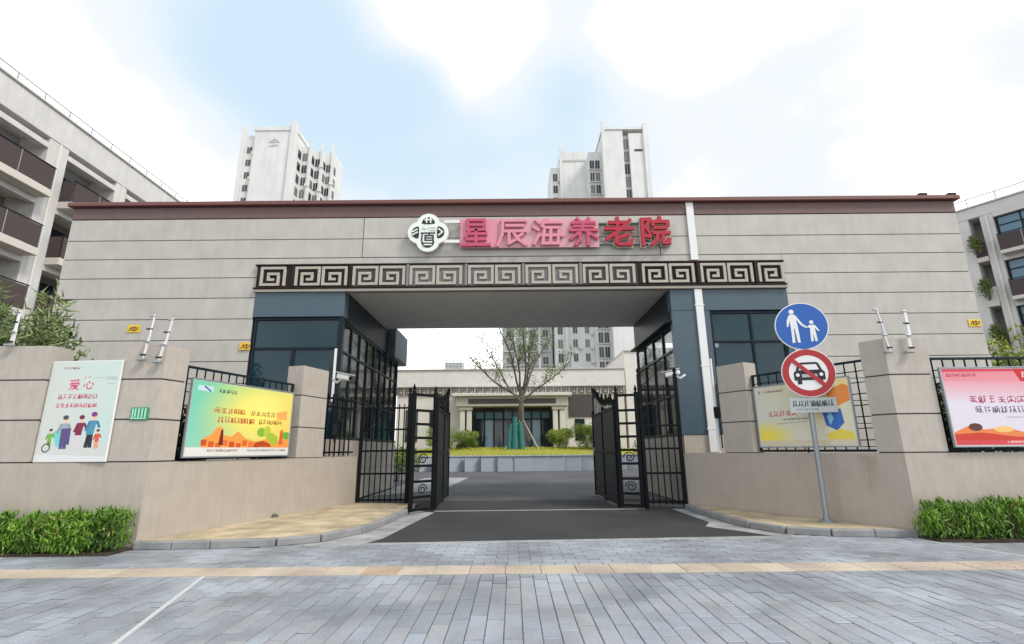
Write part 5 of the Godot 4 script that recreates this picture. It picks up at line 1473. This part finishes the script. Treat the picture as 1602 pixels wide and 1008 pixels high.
func fittings() -> void:
	wire_post("white wire post leaning on the left pillar, nearer the poster", V(-5.6, 2.66, -7.62), 0.72, V(0.05, 0, -0.02))
	wire_post("white wire post leaning on the left pillar, at its corner edge", V(-5.36, 2.62, -7.62), 0.7, V(0.1, 0, -0.02))
	wire_post("white wire post on the pillar at the left picture edge", V(-7.66, 2.9, -7.62), 0.55, V(0.02, 0, 0))
	wire_post("white wire post on the right pillar, nearer the traffic sign", V(6.06, 2.75, -8.05), 0.75, V(-0.12, 0, -0.02))
	wire_post("white wire post on the right pillar, away from the traffic sign", V(6.4, 2.75, -8.05), 0.72, V(0.0, 0, -0.02))
	var y_marks := [[0.02, 0.02, 0.07, 0.1], [0.09, 0.02, 0.09, 0.11], [0.12, 0.03, 0.2, 0.03], [0.12, 0.1, 0.2, 0.1], [0.16, 0.02, 0.16, 0.12], [0.22, 0.04, 0.25, 0.1]]
	plate("warning_plate", "yellow warning plate on the cladding above the left pillar", V(-9.78, 4.42, ZF + 0.004), 0.34, 0.2, M.yellow_plate, M.cap, y_marks)
	plate("warning_plate", "yellow warning plate beside the left booth window", V(-6.84, 3.93, ZF + 0.02 + 0.004), 0.28, 0.2, M.yellow_plate, M.cap, y_marks)
	plate("warning_plate", "yellow warning plate on the cladding at far right", V(11.95, 4.38, ZF + 0.004), 0.32, 0.19, M.yellow_plate, M.cap, y_marks)
	plate("green_plate", "small green plate with pale strokes on the left pillar", V(-5.56, 1.87, LA.y + 0.004), 0.27, 0.19, M.green_plate, M.mint, [[0.01, 0.02, 0.01, 0.14], [0.05, 0.02, 0.05, 0.14], [0.1, 0.02, 0.1, 0.14], [0.15, 0.02, 0.15, 0.14], [0.2, 0.02, 0.2, 0.14], [0.0, 0.0, 0.21, 0.0]])
	cctv("white security camera on the left pillar beside the guard booth", V(-4.05, 3.0, -11.75), -1.9 + PI)
	cctv("white security camera in front of the right guard booth glazing", V(4.05, 3.1, -12.3), -1.2 - 0.6)
	var lc := thing("white_conduit", "flat white conduit with hanging cable on the left booth's front corner", "pipe", V(-4.5, 2.4, ZF + 0.04))
	wpart("duct", B(-4.53, 2.5, ZF + 0.002, -4.47, 3.85, ZF + 0.05, 0.008), M.white_paint, lc)
	wpart("cable", B(-4.62, 2.5, ZF + 0.004, -4.605, 3.4, ZF + 0.02), M.black, lc)
	var cr := thing("intercom", "small black intercom box on the left inner pillar beside the gate", "intercom", V(-3.97, 1.9, -12.0))
	wpart("box", B(-4.06, 1.62, -11.78, -3.92, 2.0, -11.66, 0.012), M.black, cr)
	wpart("speaker_face", B(-4.04, 1.66, -11.658, -3.94, 1.9, -11.65), M.frame, cr)
	# white conduit beside the right pillar
	var o := thing("white_conduit", "thin white conduit with black box beside the right wall's inner pillar", "pipe", V(4.7, 1.2, -12.0))
	var s := Sh.new()
	s.cyl(V(4.56, 1.2, -11.6), V(4.56, 3.3, -11.6), 0.03, 10)
	wpart("tube", s, M.white_paint, o)
	wpart("junction_box", B(4.5, 1.95, -11.57, 4.62, 2.2, -11.5, 0.01), M.black, o)
	wpart("cable", B(4.6, 1.3, -11.56, 4.62, 2.7, -11.54), M.black, o)
	for p in [[4.75, 0.1, -11.15, "round stone lump on the tan strip against the right wall"], [-4.55, 0.1, -10.3, "small stone lump on the tan strip against the left wall"]]:
		var st := Sh.new()
		st.tube([V(p[0], 0.07, p[2]), V(p[0], 0.11, p[2]), V(p[0], 0.14, p[2]), V(p[0], 0.16, p[2])], [0.06, 0.07, 0.05, 0.01], 9)
		var b := part("ground_knob", st, M.bark_pale)
		tag(b, p[3], "stone")

# ------------------------------------------------------------------ plants
func hedge(label: String, x0: float, x1: float, z0: float, z1: float, h: float, count: int) -> void:
	var o := thing("hedge", label, "hedge", V((x0 + x1) / 2, 0, (z0 + z1) / 2))
	var soil := wpart("soil", B(x0, -0.01, z1, x1, 0.03, z0), M.soil, o)
	soil.set_meta("kind", "stuff")
	var core := Sh.new()
	var xs := []
	var cs := []
	var n := FastNoiseLite.new()
	n.seed = 3; n.frequency = 1.4
	var at := V((x0 + x1) / 2, 0, (z0 + z1) / 2)
	for i in 260 * int(ceil(x1 - x0)) / 4:
		var p := V(rng.randf_range(x0 + 0.04, x1 - 0.04), 0.0, rng.randf_range(z1 + 0.05, z0 - 0.05))
		var top := h * (0.7 + 0.25 * rng.randf())
		core.tube([p, p + V(rng.randf_range(-0.05, 0.05), top, rng.randf_range(-0.05, 0.05))], [0.007, 0.004], 4, false)
	wpart("stems", core, M.bark, o).set_meta("kind", "stuff")
	var clumps := []
	for i in int((x1 - x0) * 26.0): clumps.append([rng.randf_range(x0 + 0.06, x1 - 0.06), rng.randf_range(z1 + 0.06, z0 - 0.06), rng.randf_range(0.72, 1.16), rng.randf(), rng.randfn() * 0.05])
	for i in count:
		var c: Array = clumps[i % clumps.size()]
		var f := pow(rng.randf(), 0.7)
		var ht: float = h * c[2] * (0.95 + 0.2 * n.get_noise_2d(c[0] * 2.0, 0.0))
		var y := f * ht
		var sp := 0.075 * (1.0 - 0.45 * f)
		var p := V(c[0] + rng.randfn() * sp + c[4] * f, y, c[1] + rng.randfn() * sp)
		var up := rng.randf_range(1.6, 5.0)
		xs.append(Transform3D(rand_basis(up).scaled_local(Vector3.ONE * rng.randf_range(0.6, 1.3)), p - at))
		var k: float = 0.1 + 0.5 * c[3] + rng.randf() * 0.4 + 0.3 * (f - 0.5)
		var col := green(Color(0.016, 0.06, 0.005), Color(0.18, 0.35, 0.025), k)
		if rng.randf() < 0.03: col = Color(0.3, 0.26, 0.08)
		cs.append(col)
	leaves("foliage", leaf_mesh(0.105, 0.024, 0.3), xs, cs, o, M.leaf)

func planting() -> void:
	rng.seed = 555
	hedge("bright green clipped hedge along the foot of the left wall", -9.6, -5.3, -7.16, -7.62, 0.46, 19000)
	hedge("bright green clipped hedge along the foot of the right wall", 5.95, 9.6, -7.62, -8.05, 0.46, 16500)
	var big := leaf_mesh(0.2, 0.07, 0.3)
	var small := leaf_mesh(0.1, 0.05, 0.25)
	var mid := leaf_mesh(0.13, 0.06, 0.25)
	var bamboo := leaf_mesh(0.26, 0.035, 0.35)
	shrub("bamboo_shrub", "tall feathery bamboo shrub behind the wall at the left edge", "shrub", V(-9.9, 0, -9.9), V(2.4, 5.0, 1.6), 3800, bamboo, Color(0.07, 0.12, 0.03), Color(0.28, 0.36, 0.13), "", 0.2, 14)
	shrub("bamboo_shrub", "lower bamboo shrub at the left edge nearest the camera", "shrub", V(-8.95, 0, -8.9), V(1.7, 4.5, 1.0), 2600, bamboo, Color(0.07, 0.12, 0.03), Color(0.32, 0.4, 0.16), "", 0.2, 10)
	shrub("leafy_shrub", "pale broad-leaved shrub leaning over the wall beside the standing poster", "shrub", V(-9.5, 0, -10.3), V(1.2, 4.5, 1.0), 800, big, Color(0.14, 0.2, 0.09), Color(0.42, 0.48, 0.3), "", 0.3, 9)
	shrub("leafy_shrub", "yellow-green shrub behind the right end of the gate building", "shrub", V(14.0, 0, -14.0), V(2.6, 4.6, 1.8), 2600, big, Color(0.07, 0.12, 0.02), Color(0.33, 0.4, 0.06), "", 0.3, 10)
	shrub("leafy_shrub", "dark green bush behind the far right poster fence", "shrub", V(9.2, 0, -9.6), V(3.2, 3.2, 1.2), 3600, mid, Color(0.03, 0.06, 0.015), Color(0.14, 0.2, 0.06), "", 0.4, 10)
	shrub("climbing_ivy", "dark ivy behind the left grid fence beside the pillar", "ivy", V(-5.45, 0, -8.7), V(0.4, 2.2, 0.9), 1300, mid, Color(0.015, 0.03, 0.01), Color(0.09, 0.13, 0.05), "", 0.3, 6)
	shrub("climbing_ivy", "dark ivy behind the left grid fence under the booth window", "ivy", V(-4.95, 0, -10.6), V(0.4, 1.9, 1.2), 900, mid, Color(0.015, 0.03, 0.01), Color(0.09, 0.13, 0.05), "", 0.3, 6)
	shrub("climbing_ivy", "dark ivy behind the far right fence beside the pillar", "ivy", V(7.0, 0, -8.75), V(0.7, 2.3, 0.5), 900, mid, Color(0.015, 0.03, 0.01), Color(0.1, 0.14, 0.05), "", 0.3, 6)
	# loggia plants on the right block
	for k in 3:
		var p := V(31.25, 13.6 - k * 3.08, -32.0)
		shrub("balcony_plant", ["green plant in the topmost loggia of the right block", "yellow-green plant in the second loggia of the right block", "green plant in the third loggia of the right block"][k], "plant", p, V(0.8, 1.9, 0.8), 320, big, Color(0.05, 0.09, 0.02), Color(0.2, 0.26, 0.05), "", 0.4, 4)
	# courtyard shrubs
	var gd := Color(0.08, 0.14, 0.02)
	var gl := Color(0.38, 0.48, 0.09)
	var data := [
		[-5.0, -36.0, 2.6, 1.9, "round bush on the lawn nearest the left gate leaf"], [-3.3, -37.2, 2.0, 1.6, "smaller round bush on the lawn left of the staked tree"],
		[3.6, -37.0, 2.4, 1.7, "round bush on the lawn just right of the staked tree"], [5.4, -36.2, 3.0, 2.0, "wide round bush on the lawn nearest the right gate leaf"]]
	for d in data:
		shrub("round_bush", d[4], "bush", V(d[0], 1.15, d[1]), V(d[2], d[3], 2.0), 6500, small, gd, gl, "bushes on the courtyard lawn", 0.4, 6)
	shrub("court_hedge", "green bush beyond the left side gate bars", "bush", V(-5.2, 0, -23.5), V(2.0, 1.8, 2.6), 2000, mid, gd, Color(0.2, 0.27, 0.06), "", 0.4, 6)
	shrub("court_hedge", "green bush beyond the right side gate bars", "bush", V(6.6, 0, -25), V(2.6, 2.2, 2.6), 2200, mid, gd, Color(0.2, 0.27, 0.06), "", 0.4, 6)
	shrub("court_hedge", "large dark bush before the courtyard wall at left", "bush", V(-11.5, 0, -33), V(4.5, 3.0, 2.6), 2600, mid, gd, Color(0.16, 0.22, 0.05), "", 0.4, 8)
	shrub("court_hedge", "large dark bush before the white wing at right", "bush", V(11.5, 0, -36), V(4.5, 3.0, 2.6), 2600, mid, gd, Color(0.16, 0.22, 0.05), "", 0.4, 8)
	courtyard_tree()

func courtyard_tree() -> void:
	var at := V(0.6, 1.25, -36.5)
	var o := thing("courtyard_tree", "sparse young tree with bare dark branches in the lawn centre", "tree", at)
	var trunk := Sh.new()
	trunk.tube([V(0, 0, 0), V(0.02, 1.6, 0), V(0.0, 3.2, 0.05), V(0.1, 4.4, 0)], [0.24, 0.2, 0.17, 0.13], 10)
	part("trunk", trunk, M.bark_pale, o)
	var tips := []
	var starts := [[V(0.05, 3.4, 0), V(-2.6, 3.2, 0.3)], [V(0.05, 3.8, 0), V(-0.8, 4.7, -0.5)], [V(0.1, 4.3, 0), V(0.35, 4.8, 0.4)], [V(0.06, 3.9, 0), V(2.1, 3.9, -0.2)], [V(0.03, 3.3, 0), V(3.4, 2.5, 0.4)], [V(0.04, 3.6, 0), V(-3.6, 2.3, -0.4)], [V(0.08, 4.1, 0), V(1.2, 4.4, -0.9)], [V(0.08, 4.1, 0), V(-1.6, 4.1, 0.9)]]
	for s in starts:
		var b := Sh.new()
		var p: Vector3 = s[0]
		var d: Vector3 = s[1]
		var pts := []
		var rad := []
		for k in 7:
			var t := k / 6.0
			pts.append(p + d * t + V(sin(t * 5.0 + d.x) * 0.18, 0.5 * t * t - 0.1 * t, cos(t * 4.0 + d.z) * 0.15)); rad.append(lerpf(0.085, 0.025, t))
		b.tube(pts, rad, 7)
		for j in 9:
			var q: Vector3 = pts[2 + j % 5]
			var dd := (d.normalized() * 0.7 + V(rng.randfn() * 0.6, 0.35 + rng.randf() * 0.5, rng.randfn() * 0.6)).normalized()
			var l := rng.randf_range(0.6, 1.5)
			var q2 := q + dd * l * 0.5 + V(0, 0.06, 0)
			var q3 := q + dd * l + V(0, 0.2 * l, 0)
			b.tube([q, q2, q3], [0.03, 0.018, 0.006], 5, false)
			tips.append(q2); tips.append(q3)
			for k in 2:
				var q4 := q2 + (dd + V(rng.randfn(), rng.randf(), rng.randfn()) * 0.7).normalized() * 0.6
				b.tube([q2, q4], [0.012, 0.004], 4, false)
				tips.append(q4)
		part("branch", b, M.bark_pale if s[1].y < 4.0 else M.bark, o)
	var xs := []
	var cs := []
	for t in tips:
		if rng.randf() < 0.3: continue
		var cl := rng.randf()
		for k in rng.randi_range(8, 24):
			xs.append(Transform3D(rand_basis(0.0).scaled_local(Vector3.ONE * rng.randf_range(0.7, 1.3)), t + Vector3(rng.randfn(), rng.randfn(), rng.randfn()) * 0.2))
			cs.append(green(Color(0.06, 0.09, 0.03), Color(0.28, 0.36, 0.12), cl * 0.5 + rng.randf() * 0.5))
	leaves("crown", leaf_mesh(0.15, 0.075, 0.2), xs, cs, o, M.leaf)
	# stakes and teal wraps
	for k in 4:
		var a := TAU * (k + 0.5) / 4.0
		var st := Sh.new()
		var foot := V(0.6 + cos(a) * 1.7, 1.2, -36.5 + sin(a) * 1.0)
		st.cyl(foot, V(0.6 + cos(a) * 0.12, 3.4, -36.5 + sin(a) * 0.12), 0.05, 8, 0.04)
		var b := part("support_stake", st, M.stake)
		tag(b, ["wooden stake slanting down to the right in front of the tree", "wooden stake slanting down to the left in front of the tree", "wooden stake slanting down to the left behind the tree", "wooden stake slanting down to the right behind the tree"][k], "stake", "stakes round the courtyard tree")
	var names := ["teal wrapped shrub left of the tree trunk, the slimmest of three", "broad teal wrapped shrub before the tree trunk, between two others", "teal wrapped shrub just right of the tree trunk"]
	for k in 3:
		var x: float = [-0.3, 0.12, 0.62][k]
		var wr := thing("wrapped_shrub", names[k], "shrub", V(x, 1.25, -35.9))
		var w := Sh.new()
		var r: float = [0.17, 0.24, 0.2][k]
		var pts := []
		var rad := []
		for j in 9:
			var t := j / 8.0
			pts.append(V(x + (0.2 - x) * 0.3 * t, 1.2 + t * [1.8, 2.3, 2.0][k], -35.9)); rad.append(r * (1.15 - 0.4 * t) * (0.86 if j % 3 == 1 else 1.0))
		w.tube(pts, rad, 9)
		wpart("netting", w, M.teal_wrap, wr)
		w = Sh.new()
		for j in 9: w.tube([V(x, 2.8, -35.95), V(x + rng.randfn() * 0.3, 3.9 + rng.randf() * 0.6, -35.95 + rng.randfn() * 0.2)], [0.02, 0.004], 5, false)
		wpart("twigs", w, M.bark, wr)
